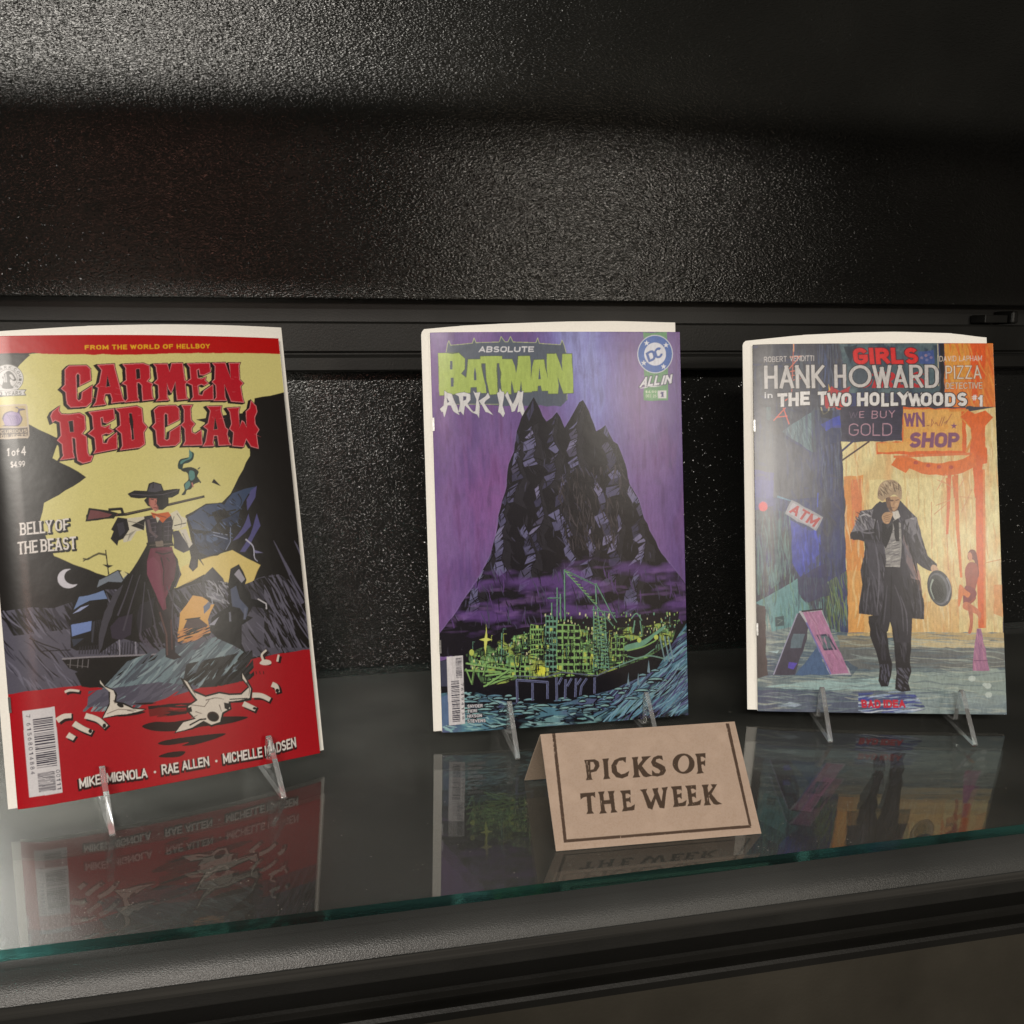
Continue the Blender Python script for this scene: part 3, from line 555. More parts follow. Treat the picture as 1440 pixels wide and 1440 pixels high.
    A.blob([(15, 365), (22, 318), (14, 300), (30, 275), (50, 262), (70, 270), (92, 300), (98, 318), (82, 322), (62, 312), (64, 340), (80, 365)], GD); A.blob([(56, 288), (70, 284), (86, 308), (74, 312)], W2); A.line([(22, 285), (30, 330)], 5, W2); A.line([(34, 278), (40, 330)], 4, W2)
    for i, s in enumerate('COMICS'):
        th = math.radians(-52+i*19); cx, cy = 46+76*math.cos(th), 308+68*math.sin(th); ux, uy = -math.sin(th), math.cos(th)
        A.text(s, (cx-ux*8-math.cos(th)*9, cy-uy*8-math.sin(th)*9), (cx+ux*8-math.cos(th)*9, cy+uy*8-math.sin(th)*9), (cx-ux*8+math.cos(th)*9, cy-uy*8+math.sin(th)*9), col=GD, tx=.2, ty=.18)
    for i, s in enumerate('DARK'):
        th = math.radians(-142+i*21); cx, cy = 46+76*math.cos(th), 308+68*math.sin(th); ux, uy = -math.sin(th), math.cos(th)
        A.text(s, (cx-ux*8-math.cos(th)*9, cy-uy*8-math.sin(th)*9), (cx+ux*8-math.cos(th)*9, cy+uy*8-math.sin(th)*9), (cx-ux*8+math.cos(th)*9, cy-uy*8+math.sin(th)*9), col=GD, tx=.2, ty=.18)
    A.poly([(-70, 388), (135, 372), (162, 372), (148, 390), (160, 408), (138, 410), (-70, 424)], GD); A.poly([(-66, 392), (134, 376), (152, 377), (142, 391), (150, 403), (134, 405), (-66, 419)], W2)
    A.text('40', (-46, 412), (14, 410), (-46, 388), (14, 386), col=GD, tx=.2, ty=.18); A.text('YEARS', (30, 412), (130, 404), (30, 386), (130, 380), col=GD, tx=.2, ty=.18, style='s', gap=.18)
    # second emblem: violet bulb over lettering
    A.poly([(-70, 468), (158, 460), (166, 476), (176, 648), (168, 662), (-60, 674)], (190, 174, 150)); A.poly([(-64, 476), (154, 468), (164, 592), (-60, 604)], (184, 164, 112)); A.poly([(-62, 606), (165, 598), (170, 652), (-58, 666)], (84, 68, 58))
    A.blob([(12, 590), (30, 580), (14, 545), (30, 512), (70, 500), (100, 510), (110, 490), (88, 478), (104, 476), (114, 486), (140, 486), (152, 494), (120, 500), (122, 520), (136, 548), (116, 585), (70, 592)], (78, 62, 92)); A.blob([(30, 582), (22, 548), (36, 518), (72, 506), (112, 514), (128, 548), (110, 580), (68, 586)], (146, 124, 164))
    for k in range(5): A.line([(40+k*14, 520+k*2), (60+k*14, 545), (70+k*10, 580)], 4, (110, 90, 134), smooth=True)
    A.text('CURIOUS', (4, 634), (164, 628), (2, 614), (162, 608), col=(196, 180, 150), tx=.2, ty=.16, style='s', gap=.2); A.text('OBJECTS', (6, 661), (168, 654), (4, 642), (166, 635), col=(196, 180, 150), tx=.2, ty=.16, style='s', gap=.2)
    A.text('1', (42, 768), (58, 768), (42, 722), col=W, tx=.18, ty=.14, style='s'); A.text('of', (70, 768), (118, 766), (70, 722), col=W, tx=.14, ty=.14); A.text('4', (128, 764), (156, 763), (127, 712), col=W, tx=.16, ty=.14)
    A.text('$4.99', (64, 838), (150, 832), (62, 800), (150, 796), col=W, tx=.17, ty=.14, gap=.12)
    for s, bl, br, h in [('BELLY', (122, 1240), (314, 1222), 74), ('OF', (332, 1216), (414, 1206), 68), ('THE', (108, 1356), (228, 1342), 76), ('BEAST', (246, 1340), (456, 1322), 76)]:
        for dx, dy in ((9, 8), (5, 4)): A.text(s, np.add(bl, (dx, dy)), np.add(br, (dx, dy)), np.add(bl, (dx-4, dy-h)), col=(30, 28, 26), tx=.22, ty=.13, style='s', gap=.12, out=(30, 28, 26), ow=4)
        A.text(s, bl, br, np.add(bl, (-4, -h)), col=W, tx=.22, ty=.13, style='s', gap=.12)

def art_island(A):
    b1 = (580, 440, 3.5122); b2 = (580, 740, 3.5122); b3 = (600, 460, 6.2609); b4 = (680, 540, 4.9655); b5 = (610, 790, 4.0)
    # violet watercolour sky
    n1 = A.noise(30, 60, 1); n2 = A.noise(14, 40, 2); n3 = A.noise(3, 22, 3); n4 = A.noise(6, 6, 4)
    A.wash((122, 94, 146), n1, .35, .65); A.wash((78, 54, 108), n2, .5, .75, a=.7); A.wash((138, 98, 150), n2*.6+n3*.4, .5, .72, a=.5)
    yy = np.linspace(0, 1, A.ch)[:, None]*np.ones((1, A.cw)); xx = np.linspace(0, 1, A.cw)[None, :]*np.ones((A.ch, 1))
    beam = np.exp(-(((xx-.60+(yy-.1)*-.25)/.14)**2))*np.clip(1.15-yy*2.0, 0, 1)
    A.wash((124, 120, 182), beam*(.6+.6*n3), .12, .65, a=.95); A.wash((150, 156, 206), beam*(.5+.8*n3), .5, .95, a=.7)
    A.wash((142, 92, 150), np.exp(-(((xx-.25)/.2)**2+((yy-.42)/.16)**2))*(.5+n3), .3, 1.0, a=.6); A.wash((52, 38, 76), np.clip((yy-.62)*3, 0, 1)*np.exp(-((xx-.1)/.2)**2)*(.5+n2), .3, 1.1, a=.6)
    A.wash((72, 44, 84), n3, .6, .8, a=.35); A.wash((96, 80, 120), n4, .6, .8, a=.25)
    A.crop(*b1)
    for k in range(40):
        x = A.rng.uniform(820, 1330); y = A.rng.uniform(100, 600); A.line([(x, y), (x+A.rng.uniform(30, 70), y+A.rng.uniform(150, 330))], A.rng.uniform(1, 4), (150, 140, 190), w1=.5, a=.22)
    # generic jagged mountain range in the place of the printed hero: dark rock with slate facets
    K, SL, SL2 = (33, 31, 36), (86, 84, 112), (62, 60, 82)
    ridge = [(-420, 1820), (-330, 1770), (-210, 1620), (-120, 1480), (-20, 1330), (50, 1190), (84, 1060), (104, 920), (150, 760), (176, 560), (214, 470), (232, 330), (286, 250), (316, 150), (350, 92), (392, 170), (414, 226), (440, 262), (478, 236), (512, 196), (536, 232), (566, 306), (600, 250), (634, 190), (668, 128), (694, 112), (716, 150), (752, 236), (786, 330), (820, 312), (850, 288), (880, 350), (906, 400), (936, 420), (990, 560), (1020, 700), (1080, 800), (1120, 940), (1180, 1060), (1240, 1180), (1330, 1290), (1420, 1420)]
    A.crop(*b4); out = ridge+[(1420, 1900), (-420, 1900)]; A.put(grow(A.px(out), 6*A.unit()), (150, 140, 186), .2); A.poly(out, K); M = A.full(out)
    rs = A.rng
    for (px, py) in [(350, 92), (512, 196), (694, 112), (850, 288), (232, 330), (150, 760), (1020, 700), (600, 560), (420, 640), (800, 620), (940, 900), (300, 900), (560, 960), (760, 980), (60, 1120), (1140, 1080)]:
        x, y = px, py; sp = [(x, y)]
        for k in range(9): x += rs.uniform(-44, 44); y += rs.uniform(46, 80); sp.append((x, y))
        for k in range(8):
            (xa, ya), (xb, yb) = sp[k], sp[k+1]; wl = 24+k*13; c = [SL, SL2, (104, 102, 134), (78, 74, 96), (120, 116, 146)][rs.randint(5)]
            A.poly([(xa, ya+6), (xb, yb), (xb-wl*rs.uniform(.5, 1.1), yb+rs.uniform(10, 60)), (xa-wl*rs.uniform(.5, .9), ya+rs.uniform(20, 60))], c, clip=M)
            A.poly([(xa, ya+4), (xb, yb), (xb+wl*rs.uniform(.4, .9), yb+rs.uniform(20, 60)), (xa+wl*.5, ya+30)], (44, 42, 48), clip=M)
            for j in range(3):
                t = rs.uniform(0, 1); q = (xa+(xb-xa)*t, ya+(yb-ya)*t); A.line([q, (q[0]-wl*rs.uniform(.3, .9), q[1]+rs.uniform(24, 70))], rs.uniform(5, 11), K, w1=1, clip=M)
        for k in range(9): A.line([sp[k], sp[k+1]], 6, K, w1=4, clip=M)
    A.hatch(M, 420, 74, 70, 7, [K, K, (50, 48, 56), (70, 68, 86)], jit=30)
    A.hatch(A.full([(520, 600), (960, 560), (1020, 720), (900, 1160), (600, 1160), (520, 900)]) & M, 200, 80, 90, 8, [K, (60, 54, 56), (72, 66, 70), (48, 44, 46)], jit=20)  # brownish strokes put the cover's veil of sheen into the rock's colour
    # violet mist lying in the valleys
    yy = np.linspace(0, 1, A.ch)[:, None]*np.ones((1, A.cw)); mb = np.clip((yy-.50)/.12, 0, 1)*np.clip((.84-yy)/.10, 0, 1)
    A.wash((104, 74, 136), A.noise(22, 7, 51)*mb, .42, .66, clip=M, a=.7); A.wash((140, 106, 166), A.noise(16, 4, 52)*mb, .56, .74, clip=M, a=.3)
    A.hatch(A.full([(-420, 1290), (1420, 1290), (1420, 1700), (-420, 1700)]) & M, 130, 80, 110, 7, [K, (92, 68, 118), (74, 72, 92)], jit=16)
    # water all round
    A.crop(*b5)
    sea = [(30, 560), (170, 520), (400, 640), (700, 600), (1000, 590), (1200, 500), (1330, 420), (1440, 300), (1460, 880), (20, 960)]
    A.poly(sea, (30, 30, 34)); A.hatch(A.full([(30, 730), (300, 760), (700, 790), (1050, 690), (1300, 560), (1420, 420), (1440, 880), (30, 960)]), 1, 0, 10, 2, [K])
    A.crop(0, 0, 1); sm = A.full(Q(*b5, (30, 740), (200, 720), (420, 790), (700, 800), (1000, 720), (1250, 610), (1330, 480), (1430, 330), (1450, 880), (20, 960))); A.crop(*b5)
    wn = A.noise(26, 10, 9); A.wash((84, 124, 140), wn, .3, .55, clip=sm); A.wash((118, 158, 158), A.noise(12, 4, 10), .52, .66, clip=sm, a=.8); A.wash((84, 84, 120), A.noise(22, 12, 11), .52, .7, clip=sm, a=.8)
    rs = A.rng
    lf = A.full([(30, 740), (200, 730), (430, 800), (900, 800), (900, 900), (30, 960)]) & sm; rt = A.full([(900, 760), (1200, 640), (1440, 330), (1440, 900), (900, 900)]) & sm
    A.hatch(lf, 210, 8, 70, 10, [K, K, (40, 48, 60), (140, 176, 176), (116, 160, 160)], jit=26)
    A.hatch(rt, 240, -38, 130, 8, [K, (54, 56, 84), (84, 84, 124), (122, 162, 178), (96, 140, 160)], jit=14)
    for k in range(80):
        x = rs.uniform(170, 1300); y = 790-50*math.sin((x-170)/1130*3.1)*-1 if False else rs.uniform(750, 860)-max(0, (x-900))*.42
        w = rs.uniform(20, 60); A.blob([(x-w, y+4), (x-w*.4, y-9), (x+w*.4, y-10), (x+w, y+2), (x+w*.3, y+10)], K); A.blob([(x-w*.8, y+3), (x-w*.3, y-5), (x+w*.3, y-6), (x+w*.8, y+1), (x, y+3)], [(120, 158, 164), (92, 128, 146), (132, 172, 170)][rs.randint(3)])
    A.poly([(30, 560), (80, 550), (100, 700), (40, 700)], (66, 68, 84)); A.poly([(40, 760), (90, 740), (150, 800), (160, 900), (40, 930)], (86, 108, 138))
    # glowing dock and towers
    GN, GY, GT = (132, 174, 104), (182, 196, 96), (108, 154, 128)
    A.poly([(150, 500), (420, 380), (700, 330), (900, 320), (1200, 300), (1380, 280), (1340, 460), (1200, 560), (920, 650), (600, 660), (280, 720), (170, 640)], K)
    cm = A.full([(180, 520), (420, 420), (700, 380), (900, 380), (1200, 360), (1380, 320), (1340, 450), (1200, 540), (920, 640), (600, 650), (280, 700)])
    A.wash((96, 132, 84), A.noise(9, 7, 61), .48, .62, clip=cm, a=.8); A.wash((168, 190, 96), A.noise(7, 5, 62), .56, .68, clip=cm, a=.8)
    A.hatch(cm, 260, 90, 34, 7, [K, K, (124, 176, 112)], jit=3); A.hatch(cm, 160, 4, 44, 6, [K, K, (140, 190, 110)], jit=14)
    for k in range(420):
        x = rs.uniform(200, 1380); y = rs.uniform(max(290, 560-(x-200)*.55), 600) if x < 600 else rs.uniform(280, 560); s = rs.uniform(4, 8)
        if x > 1080 and y > 420: continue
        A.poly([(x, y), (x+s, y), (x+s, y+s*2), (x, y+s*2)], [(196, 206, 130), GN, (206, 206, 160), GT][rs.randint(4)])
    for x, y, rx, ry, c in [(600, 600, 60, 46, GY), (860, 560, 80, 60, GN), (480, 560, 50, 40, GN), (1050, 500, 50, 50, GN), (300, 560, 40, 40, GN), (740, 590, 90, 30, GN), (1180, 470, 90, 24, GT)]: A.ell(x, y, rx, ry, c, a=.55)
    A.ell(604, 612, 34, 24, (212, 216, 80)); A.ell(880, 548, 40, 30, (196, 206, 96))
    for x0, x1, y0, y1, nx, ny, c in [(690, 822, 350, 612, 4, 7, GN), (630, 690, 300, 620, 3, 10, GT), (545, 618, 350, 520, 5, 6, GN), (900, 985, 380, 610, 4, 12, GT), (800, 880, 500, 610, 4, 3, GN), (1000, 1090, 420, 560, 4, 4, GN), (430, 540, 560, 640, 4, 3, GN)]:
        A.poly([(x0, y0), (x1, y0+10), (x1, y1), (x0, y1)], c)
        for i in range(nx):
            for j in range(ny):
                xa = x0+(x1-x0)*(i+.16)/nx; xb = x0+(x1-x0)*(i+.9)/nx; ya = y0+(y1-y0)*(j+.2)/ny; yb = y0+(y1-y0)*(j+.88)/ny
                A.poly([(xa, ya), (xb, ya+2), (xb, yb), (xa, yb)], K if rs.rand() > .12 else GY)
    for p in ([(694, 145), (694, 350)], [(640, 205), (720, 205)], [(664, 230), (664, 320)], [(712, 180), (714, 320)], [(735, 50), (738, 330)], [(732, 45), (920, 250), (1010, 360)], [(748, 60), (900, 230)], [(732, 45), (910, 130), (915, 240)], [(912, 120), (1000, 290), (1030, 340)], [(900, 250), (900, 620)], [(960, 280), (985, 600)], [(920, 260), (960, 600)], [(384, 400), (380, 560)], [(890, 270), (1020, 290)], [(1130, 330), (1120, 400)], [(1160, 330), (1170, 400)]):
        A.line(p, 7, GT); A.line([(x+4, y+2) for x, y in p], 2.5, K)
    for k in range(14): y = 300+k*22; A.line([(900, y), (970, y+22)], 3.5, GN); A.line([(965, y), (902, y+22)], 3.5, GT)
    for k in range(11): t = k/11; x = 740+t*170; y = 55+t*190; A.line([(x, y), (x+24, y+6)], 3.5, GN)
    A.hatch(cm, 330, 90, 40, 5, [K], jit=4); A.hatch(cm, 240, 6, 46, 4.5, [K], jit=20)
    for k in range(46):
        x = rs.uniform(190, 1330); y = rs.uniform(430, 590)-max(0, x-800)*.15; h = rs.uniform(20, 70); wv = rs.uniform(8, 26)
        A.line([(x, y), (x, y-h), (x+wv, y-h), (x+wv, y)], 3, K); A.line([(x+3, y), (x+3, y-h+4), (x+wv-3, y-h+4)], 2.2, [GN, GT, GY][rs.randint(3)])
    A.blob([(1080, 470), (1120, 440), (1260, 400), (1250, 470), (1200, 520), (1110, 540), (1085, 520)], K); A.blob([(1078, 470), (1180, 438), (1290, 362), (1300, 372), (1250, 412), (1180, 470), (1086, 500)], GT); A.line([(1086, 500), (1180, 476), (1250, 440)], 7, GN, smooth=True); A.line([(1090, 530), (1160, 540), (1240, 490)], 5, GT, smooth=True); A.ell(1155, 440, 12, 14, GY); A.ell(1250, 424, 12, 14, GY)
    A.line([(1000, 600), (1100, 560), (1200, 528), (1300, 545)], 7, (112, 146, 130), smooth=True)
    for x in (1270, 1296, 1318): A.line([(x, 420), (x+30, 560)], 7, (118, 146, 150))
    A.line([(1110, 320), (1140, 290), (1170, 330)], 6, GT, smooth=True)
    A.poly([(295, 350), (302, 428), (330, 437), (302, 446), (292, 520), (284, 446), (256, 437), (287, 428)], (206, 212, 110)); A.ell(214, 510, 13, 18, GY)
    for p in ([(180, 570), (450, 610)], [(175, 610), (380, 620)], [(290, 640), (440, 620)], [(280, 700), (450, 640)], [(230, 590), (215, 690)], [(300, 560), (280, 640)], [(180, 600), (210, 680)], [(330, 660), (430, 640)], [(300, 690), (420, 610)]): A.line(p, 9, GN); A.line([(x, y+9) for x, y in p], 3, K)
    A.line([(450, 640), (620, 650), (720, 620), (920, 640), (1000, 600)], 6, (98, 106, 120))
    BL = (112, 118, 152)
    for p in ([(470, 790), (468, 664), (640, 676), (640, 770)], [(556, 680), (556, 780)], [(690, 650), (692, 780)], [(742, 660), (738, 770)], [(800, 655), (796, 760)], [(860, 655), (830, 700), (824, 750)], [(905, 650), (904, 740)], [(720, 650), (700, 690)], [(775, 655), (750, 700)], [(830, 655), (806, 690)]): A.line(p, 12, BL); A.line([(x+1, y+1) for x, y in p], 3.5, K)
    for x, y in [(1095, 640), (1150, 640), (1208, 570)]: A.poly([(x-8, y+50), (x, y-20), (x+8, y+55)], (120, 146, 158))
    for k in range(26):      # curling surf at the right
        r0 = rs.uniform(60, 420); cxx, cyy = 1010, 470; t0 = rs.uniform(5, 40); t1 = t0+rs.uniform(16, 46); tt = np.radians(np.linspace(t0, t1, 9))
        A.line(np.c_[cxx+(330+r0*.35)*np.cos(tt)*1.05, cyy+(270+r0*.5)*np.sin(tt)], 1.5, [(122, 166, 184), (84, 104, 150), K, (146, 182, 188), (88, 84, 128)][rs.randint(5)], w1=1.5, wm=rs.uniform(7, 15), clip=rt)
    # barcode and names
    m = barcode(A, [(73, 534), (164, 526), (176, 910), (86, 920)], [(.03, .32, .55, .93), (.36, .96, .22, .72)], 5)
    for i, s in enumerate('76194138'): v = .40+i*.07; A.text(s, m(.82, v), m(.82, v+.045), m(.98, v), m(.98, v+.045), col=(60, 58, 66), tx=.14, ty=.14)
    for i, s in enumerate(['SNYDER', 'TIERI', 'NIXSON', 'STEVENS']):
        y = 821+i*28; x1 = [276, 244, 272, 292][i]; A.text(s, (190, y), (x1, y-4), (190, y-18), (x1, y-22), col=(206, 204, 204), tx=.24, ty=.19, gap=.13, out=(40, 40, 50), ow=2)
    # top title block
    A.crop(*b3); BD = (84, 92, 104); LN = (176, 184, 130)
    top = [(172, 222), (184, 150), (196, 120), (212, 160), (300, 153), (404, 142), (418, 96), (436, 138), (640, 132), (656, 84), (690, 130), (716, 130), (738, 84), (762, 132), (962, 138), (978, 96), (992, 144), (1178, 156), (1192, 114), (1210, 160), (1228, 226)]
    A.poly(top+[(1240, 640), (1180, 700), (820, 690), (540, 680), (240, 680), (180, 600)], BD); A.line(top, 5, LN)
    A.line([(240, 680), (640, 680)], 4, LN); A.line([(1236, 585), (1236, 640)], 4, LN)
    A.text('ABSOLUTE', (458, 224), (944, 220), (466, 170), (946, 170), col=(208, 208, 208), tx=.22, ty=.2, style='x', gap=.16)
    F = (164, 184, 92); SHD = (92, 104, 74)
    BM = [
     [[(102, 232), (284, 230), (338, 280), (336, 370), (304, 410), (352, 450), (350, 530), (318, 592), (116, 602)], [(206, 300), (228, 300), (228, 374), (206, 374)], [(212, 448), (238, 446), (238, 524), (214, 526)]],
     [[(366, 286), (478, 284), (500, 440), (526, 580), (446, 580), (442, 528), (388, 530), (384, 578), (334, 580), (350, 450)], [(426, 350), (440, 468), (418, 468)]],
     [[(474, 260), (664, 258), (664, 316), (618, 320), (628, 590), (556, 594), (528, 470), (520, 320), (478, 320)]],
     [[(640, 284), (752, 284), (788, 410), (806, 258), (908, 256), (916, 440), (926, 572), (842, 574), (832, 470), (818, 572), (772, 578), (748, 468), (744, 590), (664, 590)]],
     [[(946, 290), (1034, 288), (1060, 420), (1078, 560), (1016, 562), (1006, 516), (978, 518), (976, 562), (906, 566), (924, 420)], [(992, 352), (1006, 460), (984, 460)]],
     [[(1060, 238), (1140, 236), (1196, 390), (1196, 238), (1278, 238), (1290, 580), (1206, 584), (1154, 440), (1156, 586), (1072, 586)]],
    ]
    for g in BM:
        for p in g[:1]: A.put(grow(A.px(p), 5*A.unit()), SHD)
    for g in BM:
        A.poly(g[0], F)
        for h in g[1:]: A.poly(h, BD)
    WH = (208, 208, 204)
    for p in ([(118, 722), (150, 690), (158, 560), (182, 580), (222, 590), (268, 700), (290, 775), (250, 752), (232, 735), (214, 690), (186, 690), (168, 760), (156, 796), (142, 740), (136, 752)],
              [(250, 590), (292, 580), (330, 575), (384, 590), (388, 640), (360, 676), (396, 730), (448, 768), (400, 752), (360, 710), (338, 690), (326, 776), (300, 744), (280, 752), (296, 680), (284, 610)],
              [(410, 560), (428, 580), (474, 574), (456, 640), (468, 700), (462, 802), (446, 770), (400, 752), (430, 740), (440, 640)], [(460, 650), (520, 610), (540, 578), (560, 620), (520, 650), (508, 670), (548, 730), (588, 776), (540, 752), (520, 748), (490, 690)],
              [(620, 580), (640, 574), (644, 540), (660, 568), (680, 572), (684, 600), (668, 690), (690, 760), (674, 794), (650, 760), (630, 748), (640, 680)], [(690, 600), (712, 570), (760, 680), (806, 560), (832, 575), (852, 560), (842, 660), (862, 740), (846, 790), (824, 744), (800, 750), (812, 660), (776, 740), (750, 748), (740, 700)]):
        A.put(grow(A.px(p), 4*A.unit()), (70, 60, 92), .7); A.poly(p, WH)
    for h in ([(176, 620), (202, 660), (182, 668)], [(322, 608), (352, 612), (348, 640), (324, 650)]): A.poly(h, (78, 76, 100))
    # the first summit covers the end of the lettering
    A.crop(*b4); A.poly([(232, 330), (262, 240), (290, 190), (316, 150), (350, 92), (392, 170), (420, 250), (330, 300)], K); A.poly([(300, 210), (346, 112), (352, 180), (318, 260)], SL2); A.line([(330, 150), (322, 230)], 5, K)
    # round emblem, ribbon
    A.crop(*b1); GR = (92, 140, 96)
    A.poly([(1138, 95), (1256, 95), (1262, 432), (1142, 432)], GR)
    A.ell(1198, 204, 88, 95, (196, 200, 206)); A.ell(1198, 204, 84, 91, (44, 88, 160)); A.ell(1198, 204, 54, 57, (204, 206, 212))
    for sx, sy in ((1156, 150), (1252, 160), (1142, 248), (1240, 266)):
        t = np.radians(np.arange(10)*36-90); r_ = np.where(np.arange(10) % 2 == 0, 15, 6); A.poly(np.c_[sx+r_*np.cos(t), sy+r_*np.sin(t)], (210, 212, 216))
    A.text('D', (1166, 246), (1206, 230), (1150, 200), (1190, 176), col=(40, 80, 150), tx=.26, ty=.22); A.text('C', (1204, 232), (1240, 214), (1188, 186), (1224, 162), col=(40, 80, 150), tx=.26, ty=.22)
    for s, bl, br, a, b in [('ALL', (1120, 370), (1218, 356), (1140, 318), (1226, 308)), ('IN', (1226, 356), (1278, 348), (1240, 310), (1284, 304))]:
        A.text(s, bl, br, a, b, col=(210, 210, 212), tx=.27, ty=.22, gap=.12, out=(60, 60, 84), ow=4)
    A.poly([(1118, 374), (1180, 362), (1236, 360), (1150, 366)], (210, 210, 212))
    A.poly([(1144, 380), (1258, 380), (1258, 428), (1146, 428)], (108, 156, 108)); A.text('$4.99', (1150, 397), (1204, 397), (1150, 384), col=(196, 208, 180), tx=.2, ty=.18, gap=.16); A.text('DEC 25', (1152, 418), (1204, 418), (1152, 404), col=(196, 208, 180), tx=.2, ty=.18, gap=.16)
    A.poly([(1210, 384), (1254, 384), (1254, 422), (1212, 422)], (208, 206, 206)); A.text('1', (1224, 416), (1242, 416), (1224, 390), col=(64, 60, 110), tx=.3, ty=.2, style='s')

def art_street(A):
    c1 = (1030, 455, 3.5122); c3 = (1055, 480, 4.1143); c4 = (1055, 660, 3.9452)
    n1 = A.noise(20, 40, 21); n2 = A.noise(8, 30, 22); n3 = A.noise(3, 16, 23); n4 = A.noise(5, 5, 24); nb = A.noise(1.6, 30, 25)
    # bright far side of the street
    A.crop(0, 0, 1)
    far = Q(*c3, (525, 560), (1420, 380), (1440, 905))+Q(*c4, (1400, 920), (530, 920))
    A.poly(far, (206, 182, 124)); FM = A.full(far)
    A.wash((216, 206, 150), n1, .4, .62, clip=FM); A.wash((208, 150, 92), n2, .55, .75, clip=FM, a=.6); A.wash((222, 212, 170), n3, .6, .78, clip=FM, a=.5)
    A.crop(*c4)
    A.poly([(520, 40), (628, 30), (632, 900), (545, 908), (524, 300)], (206, 140, 72)); A.poly([(560, 60), (618, 50), (620, 260), (570, 420)], (206, 120, 74), .8); A.poly([(545, 560), (640, 560), (680, 900), (545, 908)], (208, 158, 88), .7)
    A.poly([(660, 60), (1060, 40), (1050, 480), (960, 700), (640, 640)], (216, 204, 146), .75); A.poly([(890, 740), (1160, 720), (1160, 905), (890, 905)], (204, 160, 96), .7)
    A.hatch(FM, 260, 88, 160, 10, [(222, 200, 140), (206, 164, 100), (196, 140, 86), (224, 214, 168)], a=.45, jit=6)
    # dark left block
    A.crop(0, 0, 1)
    dark = Q(*c3, (0, 0), (1090, 0), (1130, 10), (1125, 300), (880, 380), (880, 575), (525, 580), (535, 700), (545, 905))+Q(*c4, (522, 100), (524, 330), (545, 905), (0, 960), (0, 0))
    A.poly(dark, (62, 62, 72)); DM = A.full(dark)
    A.wash((48, 50, 66), n2, .45, .65, clip=DM); A.wash((54, 62, 120), n1, .56, .7, clip=DM, a=.55); A.wash((84, 96, 104), nb, .62, .8, clip=DM, a=.5)
    A.crop(*c3); A.poly([(0, 10), (120, 10), (200, 560), (330, 905), (0, 905)], (80, 76, 76), .65); A.poly([(0, 560), (180, 540), (340, 640), (400, 905), (0, 905)], (74, 74, 80), .7)
    A.hatch(A.full([(390, 20), (500, 20), (540, 380), (520, 900), (400, 900)]) & DM, 90, 90, 260, 9, [(44, 44, 54), (70, 84, 120), (92, 100, 116)], a=.6, jit=2)
    A.poly([(375, 400), (520, 400), (515, 580), (380, 620)], (48, 56, 92), .8); A.poly([(410, 480), (520, 430), (530, 500), (470, 500), (440, 520)], (52, 66, 164), .9); A.poly([(0, 740), (140, 760), (130, 905), (0, 905)], (66, 60, 128), .8)
    A.poly([(92, 380), (118, 380), (112, 460), (92, 450)], (84, 110, 112))
    A.poly([(185, 522), (354, 412), (362, 642)], (88, 112, 118)); A.poly([(354, 412), (376, 380), (384, 640), (362, 642)], (62, 74, 86)); A.hatch(A.full([(190, 522), (352, 420), (358, 630)]), 30, 70, 70, 7, [(112, 136, 138), (70, 90, 98)], a=.7)
    A.hatch(DM, 520, 90, 150, 13, [(58, 60, 74), (74, 74, 80), (50, 54, 78), (84, 92, 100), (66, 70, 104), (46, 46, 52)], a=.45, jit=5)
    A.hatch(DM, 160, 35, 60, 16, [(66, 70, 84), (84, 80, 80), (54, 62, 110)], a=.35, jit=40)
    # girls billboard
    A.poly([(512, 12), (1082, 10), (1092, 300), (560, 300)], (74, 92, 98)); BMm = A.full([(512, 12), (1082, 10), (1092, 300), (560, 300)])
    A.wash((52, 66, 80), n2, .45, .65, clip=BMm); A.wash((104, 122, 122), n4, .58, .75, clip=BMm, a=.6); A.poly([(540, 30), (620, 20), (580, 130)], (40, 44, 54), .8); A.poly([(970, 60), (1060, 50), (1066, 130), (980, 130)], (64, 84, 142), .8); [A.ell(x, y, 9, 8, c, a=.7) for x, y, c in ((992, 96, (140, 126, 150)), (1016, 82, (160, 130, 140)), (1046, 94, (140, 120, 150)), (1022, 108, (120, 120, 160)), (1034, 76, (96, 110, 160)))]; A.line([(1084, 14), (1090, 260)], 5, (188, 178, 150)); A.poly([(1094, 14), (1122, 14), (1118, 300), (1096, 300)], (40, 38, 42)); A.line([(512, 12), (1082, 8)], 5, (170, 150, 130))
    for s, bl, br, a, b in [('GIRLS', (602, 134), (972, 130), (592, 40), (966, 38))]: A.text(s, bl, br, a, b, col=(206, 46, 44), tx=.3, ty=.24, gap=.12, out=(92, 30, 40), ow=5)
    A.text('GIRLS', (600, 272), (1010, 268), (640, 180), (1010, 176), col=(176, 40, 44), tx=.26, ty=.2, gap=.12)
    A.line([(252, 10), (252, 60)], 8, (214, 150, 110)); A.line([(230, 92), (300, 86)], 6, (206, 120, 90)); A.line([(285, 90), (210, 180), (290, 165)], 6, (206, 110, 84)); A.line([(236, 200), (300, 190)], 5, (206, 110, 84)); A.line([(250, 60), (240, 330)], 5, (190, 96, 78)); A.line([(230, 230), (310, 210)], 5, (190, 96, 78))
    for p in ([(205, 385), (135, 460)], [(190, 380), (226, 480)], [(150, 440), (216, 432)], [(200, 345), (230, 325)]): A.line(p, 7, (206, 92, 72))
